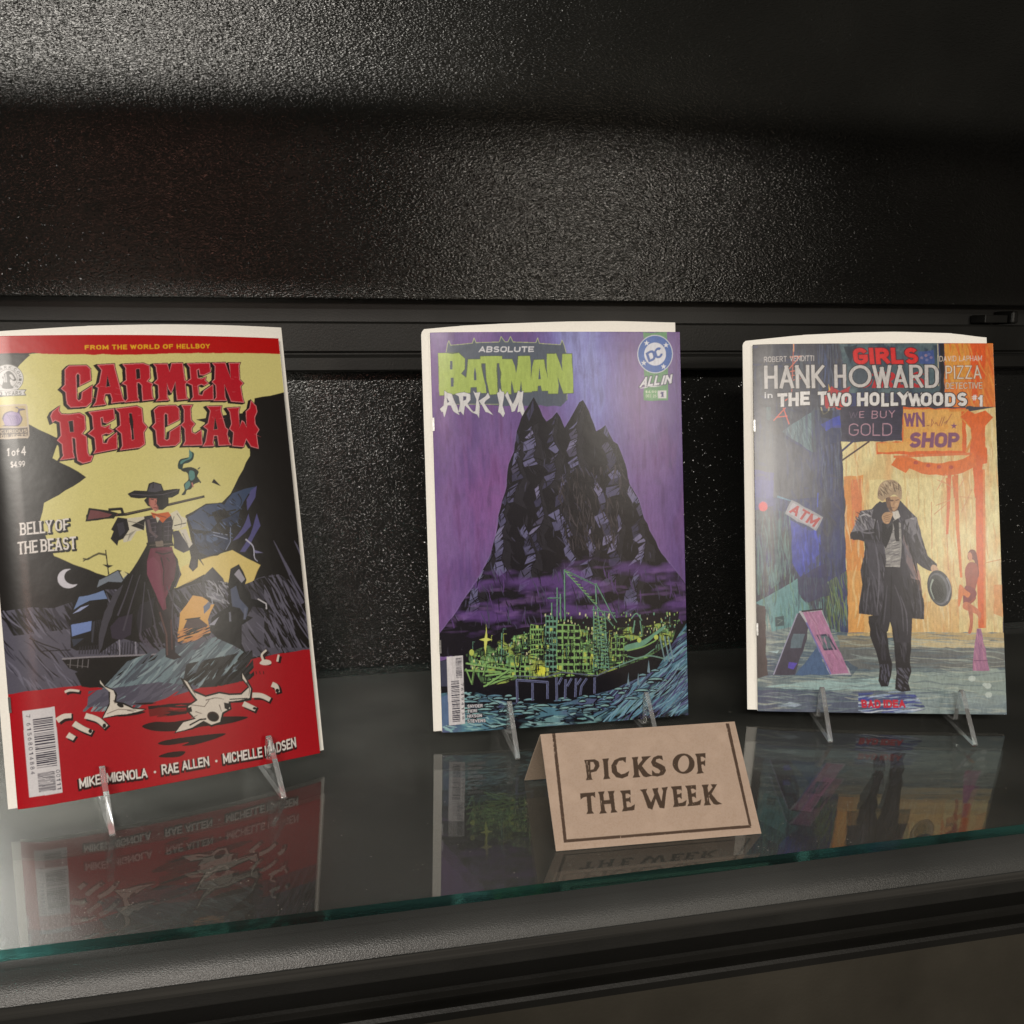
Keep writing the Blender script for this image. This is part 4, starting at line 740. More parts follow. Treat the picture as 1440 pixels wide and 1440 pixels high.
    A.poly([(420, 340), (470, 260), (520, 290), (580, 260), (560, 330), (540, 400), (490, 380), (440, 390)], (170, 44, 48)); A.ell(515, 382, 20, 14, (206, 60, 44)); A.ell(515, 382, 11, 7, (70, 40, 44)); A.line([(410, 380), (424, 420), (452, 404), (456, 380)], 7, (176, 166, 130), smooth=True); A.poly([(456, 290), (452, 244), (464, 280)], (206, 166, 60)); A.poly([(400, 400), (480, 400), (470, 450), (410, 440)], (34, 32, 34), .8)
    # gold sign, brackets
    A.poly([(525, 380), (880, 365), (882, 574), (528, 574)], (54, 50, 66)); A.hatch(A.full([(525, 380), (880, 365), (882, 574), (528, 574)]), 60, 4, 120, 8, [(62, 58, 78), (48, 44, 60)], a=.6)
    PKN = (176, 136, 148)
    A.text('WE', (570, 446), (660, 442), (574, 408), col=(96, 84, 100), tx=.08, ty=.08, gap=.2); A.text('E', (632, 444), (660, 442), (632, 406), col=PKN, tx=.1, ty=.1); A.text('BUY', (702, 448), (838, 440), (704, 402), (838, 398), col=PKN, tx=.1, ty=.1, gap=.24); A.text('GOLD', (570, 546), (820, 546), (572, 476), (820, 474), col=PKN, tx=.09, ty=.08, gap=.2, style='x')
    A.line([(524, 640), (600, 574)], 12, (62, 56, 84)); A.line([(530, 690), (690, 578)], 10, (70, 50, 48)); A.line([(522, 576), (526, 680)], 7, (60, 44, 44))
    # orange shop sign, pole, arrow
    ORG, OR2 = (208, 98, 40), (206, 136, 62)
    A.poly([(1120, 12), (1405, 12), (1420, 380), (1120, 380)], (206, 118, 54)); A.poly([(1125, 14), (1260, 14), (1270, 200), (1130, 280)], (206, 150, 64), .8); A.poly([(1270, 14), (1360, 14), (1360, 200), (1290, 380)], (208, 88, 40)); A.hatch(A.full([(1120, 12), (1405, 12), (1410, 380), (1120, 380)]), 60, 75, 120, 14, [(212, 130, 60), (204, 86, 40), (212, 160, 80)], a=.5)
    A.poly([(730, 585), (880, 580), (884, 378), (1248, 386), (1252, 660), (730, 655)], ORG); A.poly([(735, 590), (884, 582), (886, 392), (1220, 396), (1226, 634), (738, 640)], (210, 160, 84)); A.wash((214, 150, 70), n4, .5, .7, clip=A.full([(735, 590), (884, 582), (886, 392), (1220, 396), (1226, 634), (738, 640)]), a=.7)
    PU = (122, 78, 106)
    A.text('WN', (890, 494), (1010, 496), (888, 414), (1008, 410), col=PU, tx=.26, ty=.2, gap=.06); A.text('SHOP', (918, 614), (1206, 612), (930, 528), (1210, 530), col=PU, tx=.25, ty=.22, gap=.1, out=(160, 100, 86), ow=3)
    for p in ([(1020, 488), (1036, 488)], [(1046, 496), (1050, 450), (1060, 470), (1048, 490)], [(1066, 480), (1076, 470), (1086, 490)], [(1092, 490), (1110, 440)], [(1104, 490), (1124, 436)], [(1120, 474), (1140, 460), (1130, 480), (1165, 420)]): A.line(p, 5, (166, 110, 70))
    t = np.radians(np.arange(10)*36-90); r_ = np.where(np.arange(10) % 2 == 0, 20, 8); A.poly(np.c_[1178+r_*np.cos(t), 490+r_*np.sin(t)], PU)
    A.line([(1150, 400), (1256, 400), (1220, 440), (1280, 500), (1285, 560), (1250, 640)], 14, OR2); A.poly([(1216, 436), (1260, 400), (1300, 420), (1360, 400), (1405, 440), (1360, 490), (1360, 610), (1370, 620), (1370, 705), (1345, 710), (1345, 905), (1300, 905), (1290, 700), (1270, 660), (1282, 560), (1275, 500)], ORG)
    A.poly([(815, 715), (850, 665), (930, 672), (1000, 700), (1110, 705), (1230, 680), (1290, 640), (1310, 720), (1230, 760), (1120, 778), (990, 765), (920, 735), (900, 762)], (210, 108, 44)); A.line([(830, 668), (1280, 650)], 14, (206, 112, 60))
    for x, y in [(958, 702), (1030, 718), (1092, 726), (1162, 728)]: A.ell(x, y, 13, 11, (176, 76, 56))
    A.line([(1180, 780), (1190, 905)], 28, (206, 116, 64)); A.line([(1140, 790), (1150, 905)], 20, (206, 126, 76))
    for p in ([(1130, 770), (1080, 860)], [(1080, 800), (1170, 840)], [(1240, 790), (1190, 880)]): A.line(p, 5, (206, 150, 110))
    # poles and wires in the lower right
    A.crop(*c4)
    A.line([(1270, 0), (1275, 500), (1285, 880)], 46, (208, 98, 44), w1=40); A.line([(1296, 0), (1302, 880)], 12, (212, 128, 70)); A.line([(1140, 30), (1150, 330), (1170, 600)], 26, (206, 116, 58), w1=14); A.line([(1105, 30), (1092, 360)], 22, (206, 110, 66), w1=14)
    for p in ([(1030, 200), (1110, 170)], [(1060, 60), (1130, 110)], [(1020, 250), (1090, 190)], [(1160, 150), (1230, 160)], [(1170, 240), (1230, 110)], [(1005, 180), (1008, 440)], [(1090, 360), (1100, 560)], [(1300, 520), (1390, 500)]): A.line(p, 5, (196, 146, 100))
    A.poly([(1350, 640), (1400, 640), (1400, 820), (1350, 800)], (206, 140, 84), .8)
    # pavement and wet street
    A.crop(0, 0, 1); st = Q(*c4, (0, 700), (40, 740), (100, 800), (540, 905), (1410, 905), (1440, 1381), (20, 1381)); A.crop(*c4)
    A.poly([(95, 790), (540, 905), (1410, 905), (1430, 1381), (30, 1381), (36, 960)], (110, 124, 124)); SM = A.full([(95, 790), (540, 905), (1410, 905), (1430, 1381), (30, 1381), (36, 960)])
    h1 = A.noise(40, 6, 31); h2 = A.noise(16, 3, 32)
    A.wash((142, 156, 146), h1, .45, .62, clip=SM); A.wash((76, 94, 106), h2, .52, .7, clip=SM, a=.8); A.wash((168, 176, 160), h2, .36, .28, clip=SM, a=.5)
    A.poly([(540, 905), (1410, 905), (1412, 945), (880, 940), (540, 925)], (176, 156, 110)); A.poly([(860, 945), (1412, 948), (1412, 990), (860, 985)], (186, 172, 132)); A.poly([(480, 920), (700, 925), (720, 985), (500, 990)], (128, 124, 106))
    A.poly([(480, 985), (1412, 990), (1414, 1100), (490, 1110)], (98, 100, 98), .85); A.poly([(100, 1010), (160, 1004), (150, 1020)], (170, 196, 196)); A.poly([(60, 1040), (440, 1000), (600, 1100), (560, 1150), (60, 1150)], (70, 88, 104), .8)
    A.poly([(80, 1206), (400, 1168), (760, 1150), (860, 1190), (800, 1226), (420, 1226)], (146, 172, 168)); A.poly([(820, 1130), (1414, 1110), (1416, 1290), (860, 1290)], (138, 154, 146), .8)
    A.poly([(30, 1220), (420, 1232), (860, 1232), (880, 1381), (30, 1381)], (78, 84, 104), .85); A.poly([(150, 1312), (220, 1290), (290, 1306), (250, 1318)], (150, 164, 176)); A.poly([(880, 1230), (1416, 1250), (1420, 1381), (880, 1370)], (124, 140, 142), .7)
    A.hatch(SM, 420, 1, 170, 8, [(150, 166, 160), (90, 108, 114), (118, 134, 132), (172, 178, 160), (74, 86, 100)], a=.45, jit=4)
    A.hatch(A.full([(600, 1230), (900, 1230), (980, 1330), (740, 1381), (600, 1340)]), 70, -3, 130, 11, [(66, 76, 140), (150, 170, 190), (190, 200, 206), (60, 70, 110)], a=.8, jit=5)
    for x, y, r0 in [(1230, 1160, 20), (1318, 1200, 20), (1322, 1250, 20), (1300, 1194, 12)]: A.ell(x, y, r0, r0*.8, (182, 194, 186), a=.8)
    # left pavement glows: teal awning light, blue streaks
    A.poly([(30, 740), (262, 605), (272, 700), (330, 760), (300, 860), (120, 900), (95, 780)], (100, 142, 142)); TM = A.full([(30, 560), (262, 500), (540, 700), (540, 905), (300, 900), (95, 900)])
    A.hatch(TM, 200, 88, 90, 8, [(116, 158, 150), (84, 124, 122), (98, 130, 96), (64, 84, 92)], a=.55, jit=5)
    A.hatch(A.full([(40, 230), (220, 230), (240, 560), (100, 680), (40, 700)]), 140, 89, 160, 9, [(84, 112, 112), (64, 84, 88), (100, 132, 126), (74, 66, 64)], a=.6, jit=3)
    A.hatch(A.full([(400, 640), (540, 560), (540, 905), (430, 900)]), 100, 84, 110, 8, [(98, 116, 60), (60, 76, 56), (116, 134, 84), (54, 62, 66)], a=.6, jit=7)
    A.poly([(222, 280), (300, 330), (370, 340), (385, 470), (320, 540), (280, 600), (235, 520)], (62, 70, 158), .85); A.hatch(A.full([(230, 300), (390, 340), (400, 600), (280, 600)]), 60, 85, 110, 10, [(74, 84, 190), (54, 56, 110), (60, 64, 130)], a=.6, jit=4); A.poly([(270, 600), (420, 520), (440, 700), (320, 740), (270, 690)], (54, 52, 84), .8)
    A.ell(72, 205, 26, 28, (206, 52, 60)); A.poly([(20, 60), (130, 60), (130, 200), (20, 230)], (66, 66, 140), .5); A.ell(72, 205, 22, 24, (206, 52, 60)); A.line([(150, 150), (230, 175)], 12, (92, 132, 150), w1=4); A.line([(376, 130), (374, 210)], 6, (66, 84, 180))
    A.poly([(36, 750), (85, 760), (100, 1140), (40, 1160)], (74, 68, 66)); A.poly([(138, 820), (188, 812), (190, 866), (140, 872)], (64, 84, 86)); A.line([(150, 830), (180, 838), (152, 858)], 4, (104, 124, 120))
    # leaning sign ATM
    A.poly([(230, 170), (405, 266), (366, 342), (194, 246)], (148, 148, 150)); A.poly([(238, 184), (394, 270), (362, 328), (206, 244)], (172, 168, 172)); A.text('ATM', (214, 238), (354, 322), (246, 190), (392, 272), col=(170, 62, 60), tx=.26, ty=.2, gap=.1)
    # folding A-board
    A.poly([(130, 1138), (262, 800), (300, 785), (330, 830), (316, 940), (250, 1138)], (66, 62, 74)); A.poly([(252, 1138), (370, 985), (440, 1138)], (72, 96, 128)); A.poly([(270, 788), (398, 774), (560, 1140), (445, 1140), (310, 850)], (168, 168, 172)); A.poly([(292, 792), (394, 782), (548, 1130), (452, 1136), (314, 840)], (164, 116, 146))
    A.poly([(366, 916), (436, 912), (482, 1000), (404, 1004)], (60, 62, 80)); A.poly([(378, 926), (430, 922), (462, 990), (410, 994)], (88, 104, 110)); A.poly([(240, 912), (305, 912), (284, 990), (224, 992)], (92, 108, 116)); A.line([(130, 1138), (262, 800)], 6, (150, 150, 170)); A.line([(312, 848), (448, 1136)], 8, (110, 108, 160)); A.poly([(216, 1068), (262, 1074), (240, 1110), (210, 1100)], (88, 74, 168)); A.hatch(A.full([(300, 790), (394, 782), (548, 1130), (452, 1136)]), 40, 66, 80, 8, [(186, 132, 158), (146, 100, 128), (176, 136, 160)], a=.6); A.line([(285, 788), (400, 776)], 9, (46, 42, 50))
    # cone and leaning passer-by
    A.poly([(1256, 884), (1280, 884), (1328, 1116), (1234, 1116)], (156, 108, 138)); A.hatch(A.full([(1256, 884), (1280, 884), (1328, 1116), (1234, 1116)]), 24, 82, 80, 8, [(176, 124, 146), (134, 86, 124)], a=.6); A.line([(1240, 1060), (1320, 1060)], 5, (124, 80, 112))
    RD = (150, 74, 58)
    A.blob([(1206, 470), (1222, 446), (1250, 456), (1264, 520), (1268, 590), (1250, 600), (1246, 520), (1232, 500), (1208, 500)], (112, 52, 46)); A.blob([(1206, 470), (1222, 462), (1232, 490), (1216, 510)], (196, 132, 98)); A.blob([(1196, 540), (1220, 515), (1258, 530), (1262, 600), (1246, 680), (1250, 720), (1200, 760), (1186, 740), (1196, 640), (1190, 580)], RD); A.blob([(1190, 650), (1240, 660), (1254, 700), (1200, 745), (1180, 740)], (128, 58, 60)); A.blob([(1184, 740), (1212, 740), (1276, 790), (1272, 840), (1256, 806), (1220, 790), (1180, 770)], (190, 112, 76)); A.blob([(1206, 760), (1230, 770), (1236, 840), (1226, 905), (1208, 905), (1218, 850)], (176, 100, 70)); A.blob([(1160, 640), (1196, 670), (1220, 690), (1206, 712), (1180, 700), (1160, 760), (1152, 740)], (206, 120, 66))
    # plain walking man in a long dark coat with his hat in his hand
    K, C1, C2 = (38, 36, 40), (88, 86, 96), (118, 116, 122)
    A.poly([(656, 815), (780, 800), (898, 820), (892, 960), (886, 1070), (894, 1120), (876, 1180), (890, 1228), (840, 1234), (804, 1218), (812, 1130), (800, 1010), (786, 880), (774, 840), (758, 910), (768, 990), (786, 1070), (780, 1150), (764, 1204), (726, 1204), (711, 1172), (718, 1090), (698, 1010), (664, 920)], K)
    A.hatch(A.full([(690, 850), (740, 840), (765, 1060), (730, 1060)]), 22, 82, 90, 7, [(56, 54, 62), (72, 70, 80)], a=.6, jit=14); A.hatch(A.full([(830, 830), (870, 840), (865, 1070), (825, 1070)]), 22, 86, 90, 7, [(56, 54, 62), (78, 76, 84)], a=.6, jit=14); A.hatch(A.full([(720, 1080), (780, 1080), (770, 1195), (725, 1195)]), 14, 80, 50, 8, [(84, 84, 98)], a=.8); A.hatch(A.full([(815, 1100), (885, 1100), (880, 1220), (820, 1220)]), 18, 50, 44, 7, [(92, 92, 104)], a=.8)
    coat = [(700, 190), (674, 220), (612, 230), (588, 290), (554, 360), (556, 386), (632, 400), (636, 440), (612, 560), (622, 640), (604, 800), (700, 812), (830, 820), (964, 832), (966, 760), (930, 560), (925, 520), (985, 560), (1040, 575), (1035, 525), (985, 480), (950, 370), (925, 268), (890, 235), (830, 170)]
    A.poly(coat, (58, 56, 64)); CM = A.full(coat)
    A.poly([(612, 236), (690, 222), (720, 250), (690, 330), (560, 350), (590, 290)], C2); A.poly([(860, 280), (920, 262), (940, 340), (900, 370), (850, 330)], C2); A.poly([(556, 350), (700, 330), (740, 350), (720, 400), (570, 392)], (46, 44, 48)); A.poly([(650, 400), (740, 420), (740, 800), (700, 806), (660, 600)], (66, 64, 72)); A.poly([(850, 360), (910, 500), (940, 640), (900, 640), (860, 480)], (120, 106, 108)); A.poly([(905, 500), (945, 600), (955, 690), (920, 640)], (166, 130, 116)); A.poly([(900, 370), (945, 370), (985, 490), (1030, 530), (1030, 570), (980, 550), (930, 510)], (52, 50, 56))
    A.hatch(CM, 190, 76, 90, 10, [K, K, (86, 84, 94), (104, 102, 110), (70, 68, 76)], a=.8, jit=16); A.hatch(A.full([(604, 600), (740, 600), (740, 806), (604, 800)]) & CM, 70, 86, 120, 11, [K, (48, 46, 52), (78, 76, 84)], a=.8, jit=6); A.hatch(A.full([(870, 600), (960, 620), (964, 830), (880, 820)]) & CM, 50, 82, 110, 11, [K, (56, 54, 60)], a=.8, jit=6); A.hatch(A.full([(590, 235), (700, 225), (700, 330), (570, 340)]), 40, 50, 60, 8, [(150, 148, 150), (80, 78, 86), K], a=.7, jit=20)
    A.poly([(756, 310), (800, 280), (836, 300), (840, 420), (830, 545), (750, 542), (745, 430)], (142, 140, 136)); A.hatch(A.full([(756, 330), (836, 320), (832, 540), (752, 540)]), 40, -12, 60, 7, [(176, 174, 166), (104, 102, 104), (88, 86, 90)], a=.8, jit=20)
    A.poly([(748, 542), (832, 545), (850, 640), (890, 720), (890, 822), (795, 830), (740, 800), (740, 640)], K); A.poly([(730, 300), (790, 262), (792, 330), (770, 400), (752, 440), (730, 400)], (36, 34, 38)); A.poly([(745, 280), (782, 270), (790, 300), (760, 330)], (60, 58, 62)); A.poly([(788, 235), (820, 228), (832, 262), (810, 290), (792, 262)], (196, 192, 180)); A.poly([(790, 290), (822, 270), (828, 400), (808, 400)], (40, 38, 42))
    TR = (50, 48, 54)
    A.poly([(752, 545), (832, 545), (852, 640), (882, 720), (896, 830), (892, 960), (868, 960), (806, 960), (792, 880), (778, 836), (764, 900), (740, 900), (700, 840), (732, 760), (742, 640)], TR)
    for pts, c, w in (([(784, 560), (782, 700), (780, 830)], K, 9), ([(800, 640), (840, 760), (850, 900)], (80, 78, 86), 9), ([(832, 700), (866, 800), (872, 920)], (88, 86, 94), 8), ([(760, 640), (750, 760), (740, 860)], (76, 74, 82), 8), ([(846, 650), (870, 740)], K, 8), ([(744, 700), (734, 800), (720, 880)], K, 10), ([(812, 840), (826, 940)], K, 9)): A.line(pts, 2, c, w1=2, wm=w, smooth=True)
    for pts, c, w in (([(706, 250), (690, 340), (700, 420)], K, 12), ([(700, 430), (716, 600), (704, 790)], (96, 94, 102), 11), ([(640, 440), (634, 560), (616, 790)], K, 10), ([(664, 600), (650, 700), (640, 800)], (84, 82, 90), 9), ([(870, 370), (900, 480), (930, 600)], K, 10), ([(930, 640), (945, 740), (948, 820)], (84, 82, 90), 9), ([(900, 640), (915, 740), (912, 820)], K, 10), ([(590, 330), (640, 352), (690, 350)], (108, 106, 112), 9), ([(905, 300), (930, 360), (960, 440)], (112, 110, 116), 9), ([(880, 290), (866, 350)], K, 8), ([(610, 260), (640, 250), (672, 262)], (160, 158, 158), 9), ([(888, 272), (912, 276)], (156, 154, 156), 9)): A.line(pts, 2, c, w1=2, wm=w, smooth=True)
    A.poly([(690, 200), (720, 176), (760, 200), (770, 250), (730, 290), (672, 270)], (58, 56, 62)); A.poly([(826, 172), (888, 236), (850, 290), (824, 240)], (62, 60, 68))
    SK = (178, 142, 106)
    A.blob([(752, 160), (790, 150), (830, 156), (826, 190), (812, 220), (780, 236), (764, 210)], SK); A.blob([(752, 160), (776, 158), (780, 200), (790, 230), (770, 222), (756, 190)], (104, 82, 66)); A.line([(772, 170), (796, 172)], 5, (74, 58, 50)); A.line([(806, 172), (824, 168)], 5, (74, 58, 50)); A.line([(798, 174), (796, 196)], 4, (150, 116, 88)); A.line([(780, 212), (800, 214)], 4, (92, 62, 56))
    A.blob([(758, 166), (776, 168), (772, 214), (758, 204)], (120, 92, 72)); A.line([(764, 168), (790, 176)], 6, (90, 66, 54)); A.ell(812, 196, 9, 12, (196, 160, 122)); A.line([(772, 226), (800, 232), (818, 216)], 6, (120, 92, 74), smooth=True)
    A.blob([(706, 150), (712, 100), (740, 66), (790, 58), (830, 84), (842, 120), (838, 166), (826, 158), (800, 140), (776, 150), (752, 160), (736, 176), (716, 166)], (164, 142, 112)); A.hatch(A.full([(706, 150), (716, 96), (746, 66), (790, 58), (830, 84), (842, 130), (790, 122), (740, 150)]), 60, 60, 44, 5, [(92, 76, 60), (196, 176, 142), (124, 104, 82)], a=.8, jit=35)
    A.blob([(730, 262), (752, 238), (790, 242), (784, 268), (768, 300), (742, 296)], SK); 
    for k in range(4): A.line([(738+k*3, 262+k*10), (780-k*2, 250+k*12)], 3, (112, 84, 66))
    A.blob([(1010, 530), (1034, 538), (1046, 572), (1026, 580), (1002, 556)], (190, 156, 128))
    A.ell(1050, 660, 66, 102, (58, 60, 66), -14); A.ell(1046, 662, 54, 90, (98, 100, 106), -14); A.ell(1040, 664, 48, 80, (62, 66, 66), -14); A.ell(1036, 668, 34, 62, (36, 38, 38), -14); A.line([(1014, 610), (1000, 660), (1020, 720)], 10, (150, 162, 150), w1=4, smooth=True); A.line([(1090, 600), (1110, 660), (1092, 730)], 9, (124, 126, 132), smooth=True)
    A.text('BAD', (620, 1322), (724, 1324), (614, 1278), (722, 1278), col=(186, 44, 60), tx=.3, ty=.26, gap=.1); A.text('IDEA', (740, 1322), (862, 1322), (738, 1278), (858, 1278), col=(186, 44, 60), tx=.3, ty=.26, gap=.08)
    # lettering across the top
    A.crop(*c3); SV = (190, 186, 180); DKO = (44, 42, 44)
    A.text('ROBERT', (80, 122), (212, 118), (80, 90), (212, 86), col=(196, 190, 184), tx=.14, ty=.12, gap=.16); A.text('VENDITTI', (230, 116), (370, 114), (230, 84), (370, 82), col=(196, 190, 184), tx=.14, ty=.12, gap=.16)
    A.text('DAVID', (1094, 118), (1192, 116), (1094, 86), (1192, 84), col=(206, 192, 176), tx=.14, ty=.12, gap=.16); A.text('LAPHAM', (1208, 116), (1340, 114), (1208, 84), (1340, 82), col=(206, 192, 176), tx=.14, ty=.12, gap=.16)
    A.text('HANK', (82, 276), (434, 270), (80, 142), (430, 136), col=SV, tx=.22, ty=.12, gap=.12, out=DKO, ow=4.5)
    A.text('H', (488, 270), (556, 270), (486, 136), (554, 134), col=SV, tx=.24, ty=.12, out=DKO, ow=4.5); A.ell(636, 203, 70, 69, DKO); A.ell(636, 203, 65, 64, SV); A.ell(636, 203, 46, 47, DKO); A.ell(636, 203, 43, 44, (74, 84, 92))
    A.text('WARD', (712, 272), (1092, 270), (706, 138), (1090, 136), col=SV, tx=.22, ty=.12, gap=.1, out=DKO, ow=4.5)
    A.text('PIZZA', (1130, 218), (1338, 218), (1128, 142), (1334, 140), col=(206, 196, 176), tx=.13, ty=.1, gap=.16, out=(150, 90, 50), ow=3); A.text('DETECTIVE', (1130, 276), (1344, 274), (1130, 240), (1342, 238), col=(206, 196, 176), tx=.13, ty=.1, gap=.14, out=(160, 96, 54), ow=2.5)
    A.text('in', (84, 330), (130, 330), (84, 290), (130, 290), col=(206, 206, 204), tx=.16, ty=.14, gap=.2)
    WH = (212, 210, 204)
    x = 160
    for s, x0, x1, dy in [('T', 158, 216, 6), ('H', 222, 282, 2), ('E', 290, 346, -4), ('T', 392, 444, -4), ('W', 446, 526, 2), ('O', 528, 586, 4), ('H', 618, 682, 2), ('O', 690, 748, 0), ('L', 758, 802, 4), ('L', 812, 856, 0), ('Y', 852, 922, -4), ('W', 914, 1004, 3), ('O', 986, 1050, 2), ('O', 1056, 1116, 0), ('D', 1126, 1186, 4), ('S', 1198, 1254, 2)]:
        A.text(s, (x0, 374+dy), (x1, 373+dy), (x0, 296+dy), (x1, 294+dy), col=WH, tx=.3 if s not in 'W' else .24, ty=.24, out=(46, 42, 44), ow=5)
    A.text('#', (1282, 342), (1312, 342), (1282, 310), col=WH, tx=.16, ty=.12); A.text('1', (1318, 378), (1348, 378), (1318, 312), col=WH, tx=.26, ty=.2, out=(140, 80, 50), ow=4)
# ------------------------------------------------------------------ materials
def grain_panel(name, base, rough, scale, strength, spark=0.0):
    """black moulded plastic with a pebbled, slightly worm-like grain"""
    m, nt, b = new_mat(name)
    tc = N(nt, 'ShaderNodeTexCoord'); mp = N(nt, 'ShaderNodeMapping'); mp.inputs['Rotation'].default_value = (0, math.radians(28), 0); mp.inputs['Scale'].default_value = (0.62, 1.0, 1.25)
    nt.links.new(tc.outputs['Object'], mp.inputs[0])
    n1 = N(nt, 'ShaderNodeTexNoise'); n1.inputs['Scale'].default_value = scale; n1.inputs['Detail'].default_value = 2.0; n1.inputs['Roughness'].default_value = 0.45; n1.inputs['Distortion'].default_value = 0.7
    nt.links.new(mp.outputs[0], n1.inputs['Vector'])
    n2 = N(nt, 'ShaderNodeTexVoronoi'); n2.inputs['Scale'].default_value = scale*1.5; nt.links.new(mp.outputs[0], n2.inputs['Vector'])
    mx = N(nt, 'ShaderNodeMath', operation='MULTIPLY_ADD'); mx.inputs[1].default_value = 0.5
    nt.links.new(n2.outputs['Distance'], mx.inputs[0]); nt.links.new(n1.outputs['Fac'], mx.inputs[2])
    bp = N(nt, 'ShaderNodeBump'); bp.inputs['Strength'].default_value = strength; bp.inputs['Distance'].default_value = 0.001
    nt.links.new(mx.outputs[0], bp.inputs['Height'])
    if spark:      # a few tilted mirror-like facets of the pebbling catch the lamps
        vs = N(nt, 'ShaderNodeTexVoronoi'); vs.inputs['Scale'].default_value = scale*2.2; nt.links.new(tc.outputs['Object'], vs.inputs['Vector'])
        sc = N(nt, 'ShaderNodeSeparateColor'); nt.links.new(vs.outputs['Color'], sc.inputs[0])
        mk = ramp(nt, sc.outputs[2], 1-spark-0.01, (0, 0, 0, 1), 1-spark, (1, 1, 1, 1))
        sb = N(nt, 'ShaderNodeVectorMath', operation='SUBTRACT'); sb.inputs[1].default_value = (0.5, 0.5, 0.5); nt.links.new(vs.outputs['Color'], sb.inputs[0])
        ml = N(nt, 'ShaderNodeVectorMath', operation='MULTIPLY'); nt.links.new(sb.outputs[0], ml.inputs[0]); nt.links.new(mk, ml.inputs[1])
        sl = N(nt, 'ShaderNodeVectorMath', operation='SCALE'); sl.inputs['Scale'].default_value = 1.0; nt.links.new(ml.outputs[0], sl.inputs[0])
        av = N(nt, 'ShaderNodeVectorMath', operation='ADD'); nt.links.new(bp.outputs[0], av.inputs[0]); nt.links.new(sl.outputs[0], av.inputs[1])
        nm = N(nt, 'ShaderNodeVectorMath', operation='NORMALIZE'); nt.links.new(av.outputs[0], nm.inputs[0]); nt.links.new(nm.outputs[0], b.inputs['Normal'])
    else: nt.links.new(bp.outputs[0], b.inputs['Normal'])
    n3 = N(nt, 'ShaderNodeTexNoise'); n3.inputs['Scale'].default_value = 9.0; n3.inputs['Detail'].default_value = 4.0
    nt.links.new(tc.outputs['Object'], n3.inputs['Vector'])
    c = ramp(nt, n3.outputs['Fac'], 0.3, (*[x*0.8 for x in base], 1), 0.7, (*[x*1.2 for x in base], 1)); nt.links.new(c, b.inputs['Base Color'])
    r = ramp(nt, n3.outputs['Fac'], 0.3, (rough*0.9,)*3+(1,), 0.75, (rough*1.15,)*3+(1,)); nt.links.new(r, b.inputs['Roughness'])
    return m
def smooth_plastic(name, base, rough, bump=0.15, scale=700):
    m, nt, b = new_mat(name)
    tc = N(nt, 'ShaderNodeTexCoord'); n1 = N(nt, 'ShaderNodeTexNoise'); n1.inputs['Scale'].default_value = scale; n1.inputs['Detail'].default_value = 3.0
    nt.links.new(tc.outputs['Object'], n1.inputs['Vector'])
    bp = N(nt, 'ShaderNodeBump'); bp.inputs['Strength'].default_value = bump; bp.inputs['Distance'].default_value = 0.0006
    nt.links.new(n1.outputs['Fac'], bp.inputs['Height']); nt.links.new(bp.outputs[0], b.inputs['Normal'])
    n3 = N(nt, 'ShaderNodeTexNoise'); n3.inputs['Scale'].default_value = 14.0; n3.inputs['Detail'].default_value = 5.0; nt.links.new(tc.outputs['Object'], n3.inputs['Vector'])
    c = ramp(nt, n3.outputs['Fac'], 0.3, (*[x*0.75 for x in base], 1), 0.7, (*[x*1.25 for x in base], 1)); nt.links.new(c, b.inputs['Base Color'])
    r = ramp(nt, n3.outputs['Fac'], 0.25, (rough*0.85,)*3+(1,), 0.75, (rough*1.2,)*3+(1,)); nt.links.new(r, b.inputs['Roughness'])
    return m
def brushed_strip(name, base, rough, metal):
    m, nt, b = new_mat(name)
    tc = N(nt, 'ShaderNodeTexCoord'); mp = N(nt, 'ShaderNodeMapping'); mp.inputs['Scale'].default_value = (3, 300, 300); nt.links.new(tc.outputs['Object'], mp.inputs[0])
    n = N(nt, 'ShaderNodeTexNoise'); n.inputs['Scale'].default_value = 2.0; n.inputs['Detail'].default_value = 4.0; nt.links.new(mp.outputs[0], n.inputs['Vector'])
    c = ramp(nt, n.outputs['Fac'], 0.3, (*[x*0.7 for x in base], 1), 0.7, (*[x*1.25 for x in base], 1)); nt.links.new(c, b.inputs['Base Color'])
    b.inputs['Roughness'].default_value = rough; b.inputs['Metallic'].default_value = metal
    return m
def print_mat(name, rough, coat):
    """the printed sheet: ink colour is stored on the mesh, plus paper tooth"""
    m, nt, b = new_mat(name)
    a = N(nt, 'ShaderNodeAttribute', attribute_name='print'); nt.links.new(a.outputs['Color'], b.inputs['Base Color'])
    b.inputs['Specular IOR Level'].default_value = 0.32; b.inputs['Roughness'].default_value = rough; b.inputs['Coat Weight'].default_value = coat; b.inputs['Coat Roughness'].default_value = 0.12
    tc = N(nt, 'ShaderNodeTexCoord'); n = N(nt, 'ShaderNodeTexNoise'); n.inputs['Scale'].default_value = 60; n.inputs['Detail'].default_value = 3.0
    nt.links.new(tc.outputs['Object'], n.inputs['Vector'])
    bp = N(nt, 'ShaderNodeBump'); bp.inputs['Strength'].default_value = 0.10; bp.inputs['Distance'].default_value = 0.001
    nt.links.new(n.outputs['Fac'], bp.inputs['Height']); nt.links.new(bp.outputs[0], b.inputs['Normal'])
    return m
